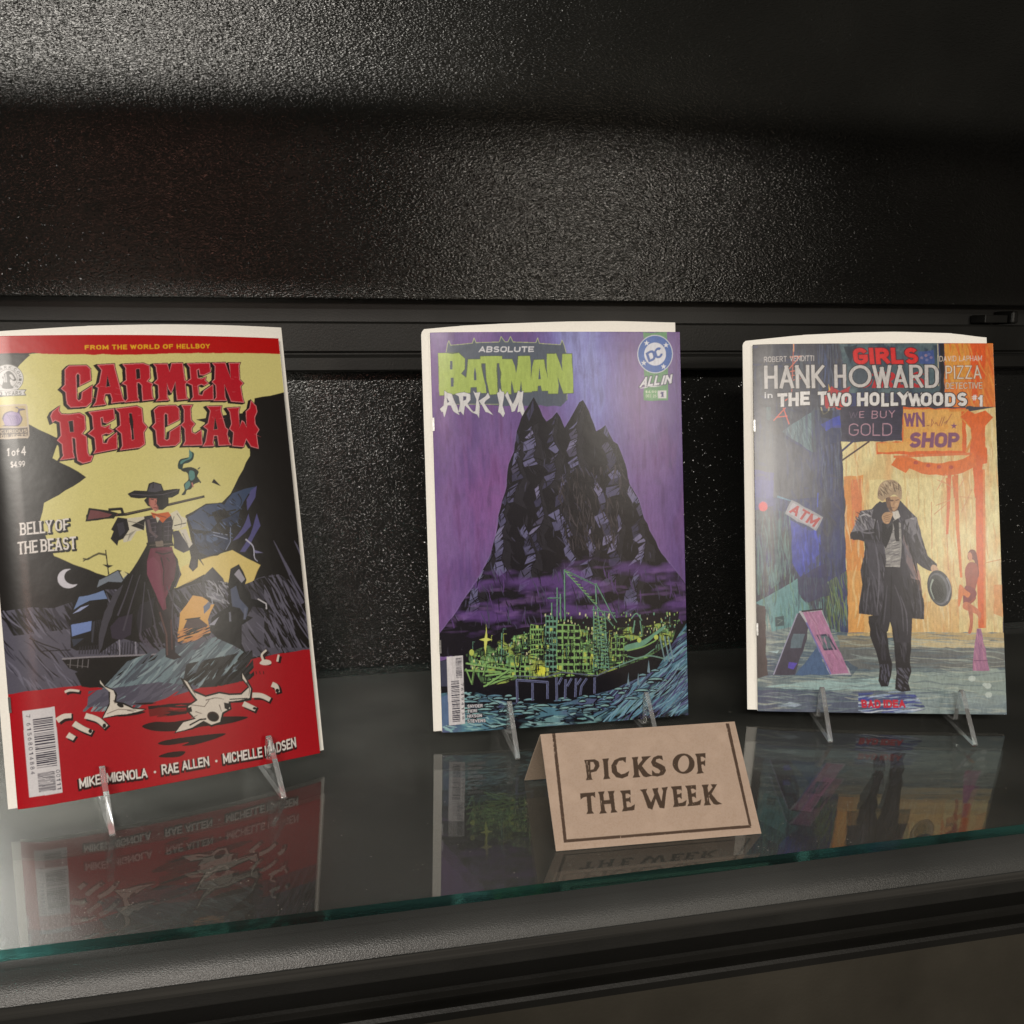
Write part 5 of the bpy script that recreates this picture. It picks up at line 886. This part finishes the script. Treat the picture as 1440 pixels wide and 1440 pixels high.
def paper(name, base, rough, fleck):
    m, nt, b = new_mat(name)
    tc = N(nt, 'ShaderNodeTexCoord'); n = N(nt, 'ShaderNodeTexNoise'); n.inputs['Scale'].default_value = 900; n.inputs['Detail'].default_value = 4.0; nt.links.new(tc.outputs['Object'], n.inputs['Vector'])
    c = ramp(nt, n.outputs['Fac'], 0.3, (*[x*(1-fleck) for x in base], 1), 0.6, (*base, 1)); nt.links.new(c, b.inputs['Base Color']); b.inputs['Roughness'].default_value = rough
    return m
def clear(name, ior, rough, tint):
    m, nt, b = new_mat(name)
    b.inputs['Base Color'].default_value = (*tint, 1); b.inputs['Transmission Weight'].default_value = 1.0; b.inputs['IOR'].default_value = ior; b.inputs['Roughness'].default_value = rough
    return m
M_UP = grain_panel('black_grained_panel', (0.010, 0.0098, 0.0086), 0.20, 520.0, 0.34, 0.06)
M_UP.node_tree.nodes['Principled BSDF'].inputs['Specular IOR Level'].default_value = 0.36
M_LO = grain_panel('black_pebbled_panel', (0.006, 0.006, 0.0056), 0.20, 620.0, 0.36, 0.07)
M_TRAY = grain_panel('black_shelf_plastic', (0.030, 0.031, 0.030), 0.36, 1500.0, 0.15)
M_TRAY.node_tree.nodes['Principled BSDF'].inputs['Specular IOR Level'].default_value = 0.36
M_RAIL = smooth_plastic('black_rail_plastic', (0.006, 0.0058, 0.005), 0.42)
M_RAIL.node_tree.nodes['Principled BSDF'].inputs['Specular IOR Level'].default_value = 0.28
M_DARK = smooth_plastic('black_channel', (0.008, 0.008, 0.007), 0.5)
M_BASE = smooth_plastic('brown_black_base', (0.026, 0.023, 0.017), 0.42, 0.2, 500)
M_TRIM = brushed_strip('worn_trim_strip', (0.034, 0.033, 0.030), 0.5, 0.2)
M_PRINT = print_mat('printed_cover', 0.27, 0.0)
M_CARDP = print_mat('printed_card', 0.85, 0.0)
M_PAGES = paper('page_edges', (0.62, 0.59, 0.52), 0.8, 0.25)
M_BOARD = paper('white_board', (0.72, 0.70, 0.65), 0.6, 0.05)
M_KRAFT = paper('kraft_card', (0.43, 0.335, 0.25), 0.9, 0.2)
M_STAPLE = brushed_strip('staple_wire', (0.55, 0.55, 0.54), 0.3, 1.0)
M_ACR = clear('acrylic_edge', 1.49, 0.07, (0.95, 0.955, 0.96)); M_ACR.node_tree.nodes['Principled BSDF'].inputs['Transmission Weight'].default_value = 0.87
def sheet_glass(name, tint):
    """flat polished glass faces: mirror reflection rising towards grazing angles, clear straight through otherwise"""
    m = bpy.data.materials.new(name); m.use_nodes = True; nt = m.node_tree; nt.nodes.remove(nt.nodes['Principled BSDF'])
    g = N(nt, 'ShaderNodeNewGeometry'); d = N(nt, 'ShaderNodeVectorMath', operation='DOT_PRODUCT'); nt.links.new(g.outputs['Normal'], d.inputs[0]); nt.links.new(g.outputs['Incoming'], d.inputs[1])
    a = N(nt, 'ShaderNodeMath', operation='ABSOLUTE'); nt.links.new(d.outputs['Value'], a.inputs[0])
    i = N(nt, 'ShaderNodeMath', operation='SUBTRACT'); i.inputs[0].default_value = 1.0; nt.links.new(a.outputs[0], i.inputs[1])
    p = N(nt, 'ShaderNodeMath', operation='POWER'); p.inputs[1].default_value = 5.0; nt.links.new(i.outputs[0], p.inputs[0])
    f = N(nt, 'ShaderNodeMath', operation='MULTIPLY_ADD'); f.inputs[1].default_value = 0.96; f.inputs[2].default_value = 0.055; nt.links.new(p.outputs[0], f.inputs[0])
    t = N(nt, 'ShaderNodeBsdfTransparent'); t.inputs[0].default_value = (*tint, 1); gl = N(nt, 'ShaderNodeBsdfGlossy'); gl.inputs['Roughness'].default_value = 0.0
    x = N(nt, 'ShaderNodeMixShader'); nt.links.new(f.outputs[0], x.inputs[0]); nt.links.new(t.outputs[0], x.inputs[1]); nt.links.new(gl.outputs[0], x.inputs[2])
    # a thin film of dust
    tc = N(nt, 'ShaderNodeTexCoord'); n = N(nt, 'ShaderNodeTexNoise'); n.inputs['Scale'].default_value = 12; n.inputs['Detail'].default_value = 6; nt.links.new(tc.outputs['Object'], n.inputs['Vector'])
    df = N(nt, 'ShaderNodeBsdfDiffuse'); df.inputs[0].default_value = (0.6, 0.58, 0.52, 1); dm = N(nt, 'ShaderNodeMixShader')
    v = N(nt, 'ShaderNodeTexVoronoi'); v.inputs['Scale'].default_value = 330; nt.links.new(tc.outputs['Object'], v.inputs['Vector'])
    sp = ramp(nt, v.outputs['Distance'], 0.08, (0.5, 0.5, 0.5, 1), 0.14, (0, 0, 0, 1)); n4 = N(nt, 'ShaderNodeTexNoise'); n4.inputs['Scale'].default_value = 90; nt.links.new(tc.outputs['Object'], n4.inputs['Vector'])
    th = ramp(nt, n4.outputs['Fac'], 0.60, (0, 0, 0, 1), 0.64, (1, 1, 1, 1)); mu = N(nt, 'ShaderNodeMath', operation='MULTIPLY'); nt.links.new(sp, mu.inputs[0]); nt.links.new(th, mu.inputs[1])
    fi = ramp(nt, n.outputs['Fac'], 0.3, (0.006,)*3+(1,), 0.75, (0.034,)*3+(1,)); ad = N(nt, 'ShaderNodeMath', operation='ADD'); nt.links.new(mu.outputs[0], ad.inputs[0]); nt.links.new(fi, ad.inputs[1])
    nt.links.new(ad.outputs[0], dm.inputs[0]); nt.links.new(x.outputs[0], dm.inputs[1]); nt.links.new(df.outputs[0], dm.inputs[2])
    nt.links.new(dm.outputs[0], nt.nodes['Material Output'].inputs['Surface']); return m
M_GLASS = sheet_glass('shelf_glass', (0.965, 0.975, 0.97))
M_ACRF = sheet_glass('acrylic_face', (0.93, 0.94, 0.94))
M_EDGE = clear('glass_edge', 1.52, 0.16, (0.03, 0.34, 0.30))

# ------------------------------------------------------------------ the black display cabinet
H, YR, YF = 0.2611, 0.7871, 0.4457        # glass top below the lens, back wall, glass front edge
X0, X1 = -0.95, 1.75
cab = empty('display_cabinet', (0.3, YR, -0.70))
tag(cab, 'black plastic display cabinet with grained back panel, rails and rounded shelf lip behind the comics', 'display cabinet')
def at_cab(o):
    o.parent = cab; o.matrix_parent_inverse = Matrix.Translation(-Vector(cab.location)); return o
up = at_cab(box('upper_panel', X0, X1, YR, YR+0.012, 0.0280, 0.95, M_UP, bev=0.0012))
at_cab(box('groove_channel', X0, X1, YR+0.020, YR+0.026, -0.02, 0.06, M_DARK))
at_cab(prism_x('back_rail', [(YR+0.019, 0.0117), (YR-0.0005, 0.0117), (YR-0.0022, 0.0100), (YR-0.0022, -0.0100), (YR-0.0008, -0.0116), (YR-0.0008, -0.0126), (YR-0.0075, -0.0132), (YR-0.0090, -0.0150), (YR-0.0090, -0.0238), (YR-0.0075, -0.0252), (YR+0.019, -0.0252)], X0, X1, M_RAIL))
at_cab(box('lower_panel', X0, X1, YR+0.010, YR+0.016, -0.30, -0.0256, M_LO))
tz = -H-0.0055-0.0006
LR, LA = 0.0240, math.radians(66)          # rounded lip: radius and how far it turns down
ly = 0.4348+LR*math.sin(LA); le = tz-LR*(1-math.cos(LA))
prof = [(YR+0.0095, tz), (ly, tz)] + [(ly-LR*math.sin(t), tz-LR+LR*math.cos(t)) for t in np.linspace(0.08, LA, 16)] + [(0.4352, le-0.0010), (0.4368, le-0.0016), (0.4520, le-0.0016), (0.4600, tz-0.010), (YR+0.0095, tz-0.010)]
at_cab(box('unseen_shade_bar', X0, X1, 0.3920, 0.4080, 0.1740, 0.300, M_DARK, bev=0.004))  # unseen bar added above the view to shade the upper panel
tray = at_cab(prism_x('shelf_tray', prof, X0, X1, M_TRAY, smooth_ang=0.5))
zb = le-0.0020
at_cab(prism_x('trim_strip', [(0.4395, zb), (0.4385, zb-0.0010), (0.4385, zb-0.0050), (0.4398, zb-0.0056), (0.4420, zb-0.0056), (0.4420, zb-0.0066), (0.4408, zb-0.0072), (0.4412, zb-0.0084), (0.4500, zb-0.0084), (0.4500, zb)], X0, X1, M_TRIM))
at_cab(box('fascia_board', X0, X1, 0.4680, 0.4800, -0.350, zb-0.0002, M_DARK))
at_cab(prism_x('base_rail', [(0.4675, -0.3160), (0.4560, -0.3160), (0.4545, -0.3172), (0.4545, -0.3200), (0.4575, -0.3208), (0.4575, -0.3228), (0.4500, -0.3234), (0.4486, -0.3250), (0.4486, -0.3290), (0.4675, -0.3290)], X0, X1, M_RAIL))
at_cab(box('base_panel', X0, X1, 0.4520, 0.4670, -0.70, -0.3293, M_BASE, bev=0.001))
lt = at_cab(box('latch', 0.606, 0.6285, YR-0.001, YR+0.018, 0.0132, 0.0200, M_RAIL, bev=0.0006))
kn = box('latch_knob', 0.6300, 0.6365, YR-0.005, YR+0.018, 0.0125, 0.0235, M_RAIL, bev=0.0018); kn.parent = lt

# glass shelf
gl = box('glass_shelf', X0+0.002, X1-0.002, YF, YR+0.0085, -H-0.0055, -H, M_GLASS)
gl.data.materials.append(M_EDGE)
for pl in gl.data.polygons: pl.material_index = 0 if abs(pl.normal.z) > 0.9 else 1
tag(gl, 'clear glass shelf plate with green polished front edge, reflecting the comics on it', 'glass shelf')

# ------------------------------------------------------------------ comic books
CW, CHT = 0.168, 0.259
POSE = [(-0.0581, 0.5868, -0.2514, 0.2646, 0.2477, -0.0049), (0.1859, 0.6235, -0.2530, -0.0427, 0.1375, 0.0041), (0.4023, 0.5968, -0.2539, -0.2855, 0.2656, 0.0067)]
BOW = [0.0060, 0.0020, 0.0018]; CURL = [0.0030, 0.0012, 0.0012]
class Sheet:
    """frame of a leaning, slightly bowed cover: u across, v up, d behind"""
    def __init__(self, p, bow, curl, w=CW):
        x, y, z, yaw, rec, rol = p
        r = np.array([math.cos(yaw), math.sin(yaw), 0]); n = np.array([-math.sin(yaw), math.cos(yaw), 0]); u = math.cos(rec)*np.array([0, 0, 1.0])+math.sin(rec)*n
        self.ex = math.cos(rol)*r+math.sin(rol)*u; self.ey = -math.sin(rol)*r+math.cos(rol)*u; self.en = np.cross(self.ex, self.ey)
        self.w = w; self.O = np.array([x, y, z])-self.ex*w/2; self.bow, self.curl = bow, curl
    def b(self, u):
        t = np.clip(2*u/self.w-1, -1.2, 1.2); s = np.clip(1-u/0.016, 0, 1.4)
        return -self.bow*(1-t*t)+self.curl*s*s
    def pt(self, u, v, d=0.0):
        u = np.asarray(u, float); v = np.asarray(v, float)
        return self.O+u[..., None]*self.ex+v[..., None]*self.ey-(self.b(u)+d)[..., None]*self.en
    def from_scan(self, q, d=0.0):
        """printed position (mm from the lower left corner) of a point read off the reference at 1440 px"""
        q = np.atleast_2d(np.asarray(q, float)); dr = AX_F+AX_R*((q[:, :1]-720)/CAM_F)+AX_U*((720-q[:, 1:])/CAM_F)
        off = np.full(len(q), -d)
        for _ in range(5):
            P0 = self.O+off[:, None]*self.en; t = np.sum(P0*self.en, 1)/(dr@self.en); P = dr*t[:, None]-self.O
            u = P@self.ex; off = -(self.b(u)+d)
        return np.c_[u, P@self.ey]*1000.0
def print_grid(name, sheet, art, nu, nv, w, h, mat, parent, th=0.0003):
    us = np.linspace(0, w, nu); vs = np.linspace(0, h, nv); U, V = np.meshgrid(us, vs)
    P = sheet.pt(U, V).reshape(-1, 3)
    B = np.r_[sheet.pt(us, np.zeros(nu), np.full(nu, th)), sheet.pt(us, np.full(nu, h), np.full(nu, th))]
    base = np.array(parent.location); co = np.r_[P, B]-base
    i = np.arange(nu*nv).reshape(nv, nu)
    f1 = np.stack([i[:-1, :-1], i[:-1, 1:], i[1:, 1:], i[1:, :-1]], -1).reshape(-1, 4)
    b0 = nu*nv+np.arange(nu); b1 = b0+nu
    f2 = np.stack([b0[:-1], b1[:-1], b1[1:], b0[1:]], -1)                                       # back
    f3 = np.stack([i[0, :-1], b0[:-1], b0[1:], i[0, 1:]], -1); f4 = np.stack([i[-1, :-1], i[-1, 1:], b1[1:], b1[:-1]], -1)
    f = np.r_[f1, f2, f3, f4]
    side = []
    for c, q in ((0, 0), (-1, nu-1)):
        side.append((list(i[:, c]), b1[q], b0[q]))
    me = bpy.data.meshes.new(name); nv_ = len(co); nf = len(f)
    loops = [f.ravel()]; starts = list(np.arange(nf)*4); tot = [4]*nf; p = nf*4
    for k, (col, t, bt) in enumerate(side):
        ring = list(col)+[t, bt] if k else (list(col)+[t, bt])[::-1]
        loops.append(np.array(ring)); starts.append(p); tot.append(len(ring)); p += len(ring)
    me.vertices.add(nv_); me.vertices.foreach_set('co', co.astype(np.float32).ravel())
    L = np.concatenate(loops).astype(np.int32); me.loops.add(len(L)); me.loops.foreach_set('vertex_index', L)
    me.polygons.add(len(starts)); me.polygons.foreach_set('loop_start', np.array(starts, np.int32)); me.polygons.foreach_set('loop_total', np.array(tot, np.int32))
    sm = np.zeros(len(starts), bool); sm[:len(f1)] = True; me.polygons.foreach_set('use_smooth', sm)
    me.update(); me.validate()
    ca = me.color_attributes.new('print', 'FLOAT_COLOR', 'POINT')
    C = np.ones((nv_, 4), np.float32); C[:nu*nv, :3] = art.vertex_grid(nu, nv).reshape(-1, 3); C[nu*nv:, :3] = (0.5, 0.48, 0.44)
    ca.data.foreach_set('color', C.ravel())
    return link(name, me, mat, parent)
def slab(name, sheet, us, v0, v1, d0, d1, mat, parent):
    """bowed sheet of thickness d0..d1 between bottom line v0(u) and top line v1(u)"""
    us = np.asarray(us, float); n = len(us); base = np.array(parent.location) if parent else np.zeros(3)
    v0 = np.broadcast_to(v0, us.shape); v1 = np.broadcast_to(v1, us.shape); rings = []
    for d in (d0, d1):
        dd = np.full(n, d); rings += [sheet.pt(us, v0, dd), sheet.pt(us, v1, dd)]
    V = np.concatenate(rings)-base; a, b, c, e = 0, n, 2*n, 3*n; F = []
    for i in range(n-1):
        F += [(a+i, a+i+1, b+i+1, b+i), (c+i, e+i, e+i+1, c+i+1), (b+i, b+i+1, e+i+1, e+i), (a+i, c+i, c+i+1, a+i+1)]
    F += [(a, b, e, c), (a+n-1, c+n-1, e+n-1, b+n-1)]
    return mesh_obj(name, V, F, mat, parent)
def staple(sheet, v, parent):
    base = np.array(parent.location); P = [sheet.pt(np.array(u), np.array(vv), np.array(d))-base for u, vv, d in ((-.0002, v, -.0004), (-.0002, v+.0085, -.0004), (-.0002, v, .0004), (-.0002, v+.0085, .0004), (.0010, v, -.0005), (.0010, v+.0085, -.0005), (.0010, v, .0003), (.0010, v+.0085, .0003))]
    mesh_obj('staple', P, [(0, 1, 3, 2), (4, 6, 7, 5), (0, 4, 5, 1), (2, 3, 7, 6), (0, 2, 6, 4), (1, 5, 7, 3)], M_STAPLE, parent)
BOARD_TOP = [  # across mm, height mm
    [(-4.5, 257.5), (-3.6, 259.5), (-1.5, 261.0), (11, 262.6), (56, 265.2), (97, 266.5), (133, 267.0), (171.6, 267.0)],
    [(-5.3, 258.0), (-4.8, 260.0), (-3.4, 261.6), (20, 263.6), (45, 264.8), (90, 266.2), (124, 266.6), (166.2, 265.8)],
    [(-6.6, 259.5), (-6.0, 261.2), (-4.5, 262.6), (36, 266.4), (70, 267.8), (101, 268.3), (141, 267.1), (165.1, 263.9)]]
COMICS = [
    (art_wasteland, (36, 34, 32), 'comic book with red ground, yellow sky and two-line crimson title, leftmost on the glass', 'white backing board behind the red and yellow comic', 'clear acrylic easel holding the red and yellow comic'),
    (art_island, (104, 80, 134), 'violet comic book with lime green title above a glowing green dock, behind kraft sign', 'white backing board behind the violet comic', 'clear acrylic easel holding the violet comic behind the kraft sign'),
    (art_street, (62, 62, 72), 'comic book painted with a man in a dark coat on an orange and blue street', 'white backing board behind the orange and blue street comic', 'clear acrylic easel holding the orange and blue street comic')]
SHEETS = []
TOOTH = [(0.14, .5, .5, 71), (0.26, 1.0, 5.0, 72), (0.34, 1.0, 3.0, 73)]      # paper and brush texture of each printing
for i, (fn, bgc, lab, blab, elab) in enumerate(COMICS):
    sh = Sheet(POSE[i], BOW[i], CURL[i]); SHEETS.append(sh)
    art = Art(CW*1000, CHT*1000, ART_W, sh.from_scan, bgc); art.rng = np.random.RandomState(40+i); art.rough = (1.5, 2.0, 2.4)[i]; fn(art); art.tooth(*TOOTH[i])
    root = empty('comic_book', POSE[i][:3]); tag(root, lab, 'comic book', 'comics displayed on the glass shelf')
    print_grid('front_cover', sh, art, GRID_U, int(GRID_U*CHT/CW), CW, CHT, M_PRINT, root)
    us = np.linspace(0.0, CW, 60)
    slab('pages', sh, np.linspace(0.0006, CW-0.0009, 60), 0.0006, CHT-0.0006, 0.0004, 0.0021, M_PAGES, root)
    slab('back_cover', sh, us, 0.0, CHT, 0.0022, 0.0025, M_BOARD, root)
    for v in (0.052, 0.196): staple(sh, v, root)
    bt = np.array(BOARD_TOP[i])/1000; ub = np.unique(np.r_[bt[:, 0], np.linspace(bt[0, 0], bt[-1, 0], 50)]); vt = np.interp(ub, bt[:, 0], bt[:, 1])
    # smooth the arch but keep the rounded corner
    k = np.ones(5)/5; vs = np.convolve(np.pad(vt, 2, mode='edge'), k, 'valid'); vt = np.where(ub > 0.012, vs, vt)
    bo = empty('backing_board', POSE[i][:3]); sb = Sheet(POSE[i], BOW[i], 0.0)
    me = slab('backing_board', sb, ub, 0.0008, vt, 0.0036, 0.0048, M_BOARD, bo)
    me.parent = None; me.location = bo.location; bpy.data.objects.remove(bo); me.name = 'backing_board'
    tag(me, blab, 'backing board', 'backing boards behind the comics')

# ------------------------------------------------------------------ clear easels
def plate(name, prof, x, th, mat, parent):
    n = len(prof); v = [(x-th/2, s, z) for s, z in prof]+[(x+th/2, s, z) for s, z in prof]
    f = [tuple(range(n)), tuple(range(2*n-1, n-1, -1))]+[(i, (i+1) % n, n+(i+1) % n, n+i) for i in range(n)]
    o = mesh_obj(name, v, f, M_ACRF, parent); o.data.materials.append(mat)
    for q in o.data.polygons: q.material_index = 0 if abs(q.normal.x) > 0.9 else 1
    return bevel_mod(o, 0.0004, 2)
LEG = [(-0.0412, 0.0513, 0.0335), (-0.0408, 0.0520, 0.0335), (-0.0440, 0.0484, 0.0388)]
for i, (xl, xr, d) in enumerate(LEG):
    x, y, z, yaw, rec, rol = POSE[i]
    n = np.array([-math.sin(yaw), math.cos(yaw)])
    e = empty('display_easel', (x-n[0]*d, y-n[1]*d, -H+0.0003), yaw); tag(e, COMICS[i][4], 'display easel', 'clear easels under the comics')
    zs = (POSE[i][2]+H)-0.0028; t = math.tan(rec); tt = 0.105
    prof = [(0.0, 0.0), (0.0055, 0.0), (0.060, 0.0), (0.094, 0.0), (0.096, 0.003), (d+0.020+tt*t, tt), (d+0.0115+tt*t, tt), (d+0.0105, zs-0.0012), (d-0.0030, zs), (0.0302, 0.0262), (0.0290, 0.0282), (0.0268, 0.0278), (0.0040, 0.0060), (-0.0008, 0.0014)]
    for xx in (xl, xr): plate('leg', prof, xx, 0.0032, M_ACR, e)
    q = [(d+0.0145+zz*t, zz) for zz in (0.045, 0.075)]
    o = 0.0030
    prof2 = [q[0], q[1], (q[1][0]+o, q[1][1]), (q[0][0]+o, q[0][1])]
    nn = 4; xa, xb = xl+0.0018, xr-0.0018
    v = [(xa, s, zz) for s, zz in prof2]+[(xb, s, zz) for s, zz in prof2]
    mesh_obj('cross_bar', v, [(0, 1, 2, 3), (7, 6, 5, 4)]+[(k, (k+1) % nn, nn+(k+1) % nn, nn+k) for k in range(nn)], M_ACR, e)

# ------------------------------------------------------------------ folded kraft sign
SX, SY, SYAW, SWD = 0.1356, 0.4741, math.radians(-3.2387), 0.1122
RY, RZ, BY = 0.0420, 0.0468, 0.0876
sg = empty('table_sign', (SX, SY, -H+0.0004), 0.0); tag(sg, 'folded brown kraft card sign reading PICKS OF THE WEEK on the glass', 'tent sign')
slope = math.hypot(RY, RZ)
fs = Sheet((SX+math.cos(SYAW)*SWD/2, SY+math.sin(SYAW)*SWD/2, -H+0.0004, SYAW, math.atan2(RY, RZ), 0.0), 0.0, 0.0, SWD)
def art_sign(A):
    A.crop(720, 1000, 3.789); KR = (178, 157, 137); TX = (74, 60, 48)
    n = A.noise(.5, .5, 5, 2); n2 = A.noise(9, 9, 6)
    A.wash((166, 143, 120), n, .45, .75, a=.55); A.wash((190, 168, 147), n2, .5, .8, a=.5)
    bars = [[(213, 112), (230, 112), (292, 682), (276, 700)], [(276, 700), (290, 683), (1262, 606), (1276, 620)], [(1138, 66), (1156, 66), (1276, 612), (1262, 612)]]
    for b in bars: A.poly(b, (80, 64, 52))
    for g in [
        [[(384, 260), (440, 256), (462, 268), (467, 294), (450, 321), (420, 328), (424, 354), (431, 366), (394, 369), (400, 350), (392, 282)], [(418, 271), (434, 272), (443, 291), (434, 310), (419, 313)]],
        [[(480, 254), (517, 251), (511, 270), (516, 346), (525, 360), (486, 364), (492, 346), (486, 270)]],
        [[(608, 244), (606, 276), (590, 263), (570, 265), (556, 290), (562, 322), (582, 337), (602, 332), (625, 317), (618, 346), (588, 359), (556, 353), (533, 327), (529, 291), (545, 262), (576, 247)]],
        [[(637, 246), (674, 243), (668, 262), (672, 288), (694, 260), (690, 243), (742, 239), (716, 262), (692, 292), (724, 331), (750, 344), (714, 353), (699, 347), (674, 309), (676, 338), (684, 352), (643, 355), (650, 336), (644, 262)]],
        [[(800, 237), (806, 263), (786, 253), (768, 257), (766, 270), (791, 281), (815, 296), (821, 319), (806, 340), (776, 349), (747, 345), (745, 313), (764, 330), (784, 331), (791, 319), (778, 307), (750, 294), (740, 272), (752, 248), (776, 236)]],
        [[(975, 228), (1031, 223), (1031, 253), (1015, 243), (1005, 244), (1007, 269), (1020, 267), (1029, 257), (1029, 295), (1018, 284), (1008, 286), (1013, 318), (1023, 330), (983, 335), (990, 318), (984, 246)]],
        [[(363, 438), (443, 431), (445, 463), (430, 451), (421, 452), (427, 530), (438, 545), (396, 549), (404, 532), (398, 456), (380, 460), (366, 471)]],
        [[(457, 430), (494, 427), (487, 446), (490, 475), (520, 473), (516, 442), (509, 427), (547, 423), (541, 442), (550, 523), (563, 538), (525, 542), (530, 524), (526, 494), (491, 496), (496, 528), (507, 543), (465, 547), (474, 528), (466, 446)]],
        [[(575, 424), (631, 419), (633, 447), (617, 439), (605, 440), (607, 464), (620, 463), (631, 453), (633, 491), (621, 480), (609, 482), (613, 512), (632, 509), (655, 495), (652, 527), (585, 535), (594, 516), (586, 442)]],
        [[(681, 418), (720, 413), (715, 430), (741, 486), (758, 446), (747, 412), (780, 408), (777, 426), (797, 480), (804, 426), (796, 407), (831, 403), (823, 424), (812, 518), (786, 515), (766, 466), (748, 525), (724, 516), (694, 432)]],
        [[(845, 402), (903, 397), (905, 425), (889, 417), (877, 418), (880, 443), (892, 441), (903, 433), (905, 469), (893, 459), (882, 461), (887, 490), (906, 487), (931, 473), (925, 504), (857, 512), (864, 494), (856, 420)]],
        [[(921, 397), (979, 393), (981, 421), (965, 413), (953, 414), (957, 439), (968, 437), (979, 429), (981, 465), (969, 455), (958, 457), (963, 486), (983, 483), (1009, 469), (1003, 500), (933, 507), (942, 490), (932, 416)]],
        [[(1009, 392), (1048, 389), (1042, 408), (1046, 434), (1068, 406), (1058, 390), (1093, 388), (1084, 404), (1063, 440), (1096, 481), (1121, 494), (1086, 499), (1073, 494), (1048, 456), (1052, 486), (1061, 499), (1021, 503), (1028, 484), (1018, 410)]]]:
        A.poly(g[0], TX)
        for h in g[1:]: A.poly(h, KR)
    A.ell(914, 280, 59, 54, TX, 10); A.ell(914, 280, 29, 43, KR, 10)
    # rubbed specks in the stamp ink
    r = np.random.RandomState(4)
    for x, y in [(400, 280), (408, 300), (410, 330), (1044, 430), (1050, 450), (1040, 470), (218, 150), (222, 175), (224, 200), (228, 225), (1146, 100), (1150, 118), (578, 676), (900, 425), (476, 490)]:
        A.line([(x, y-r.uniform(4, 14)), (x+r.uniform(-3, 3), y+r.uniform(4, 12))], r.uniform(2.5, 5), KR, w1=1)
    for k in range(620):
        x, y = r.uniform(200, 1300), r.uniform(80, 720); A.line([(x, y), (x+r.uniform(1, 6), y+r.uniform(-3, 3))], r.uniform(1, 2.2), [(206, 180, 150), (160, 130, 100)][r.randint(2)], a=.6)
sa = Art(SWD*1000, slope*1000, 1000, fs.from_scan, (178, 157, 137)); art_sign(sa)
print_grid('front_panel', fs, sa, 480, int(480*slope/SWD), SWD, slope, M_CARDP, sg, 0.0005)
c, s = math.cos(SYAW), math.sin(SYAW); n2 = (-s, c)
def sgp(x, y, z): return (c*x+n2[0]*y, s*x+n2[1]*y, z)
bk = [(RY+0.0003, RZ-0.0002), (RY+0.0240, RZ*0.49), (BY, 0.0), (BY-0.0006, 0.0), (RY+0.0232, RZ*0.49), (RY+0.0004, RZ-0.0010)]
v = [sgp(0, y, z) for y, z in bk]+[sgp(SWD, y, z) for y, z in bk]
mesh_obj('back_panel', v, [(0, 1, 4, 5), (1, 2, 3, 4), (6, 11, 10, 7), (7, 10, 9, 8)]+[(k, (k+1) % 6, 6+(k+1) % 6, 6+k) for k in range(6)], M_KRAFT, sg)
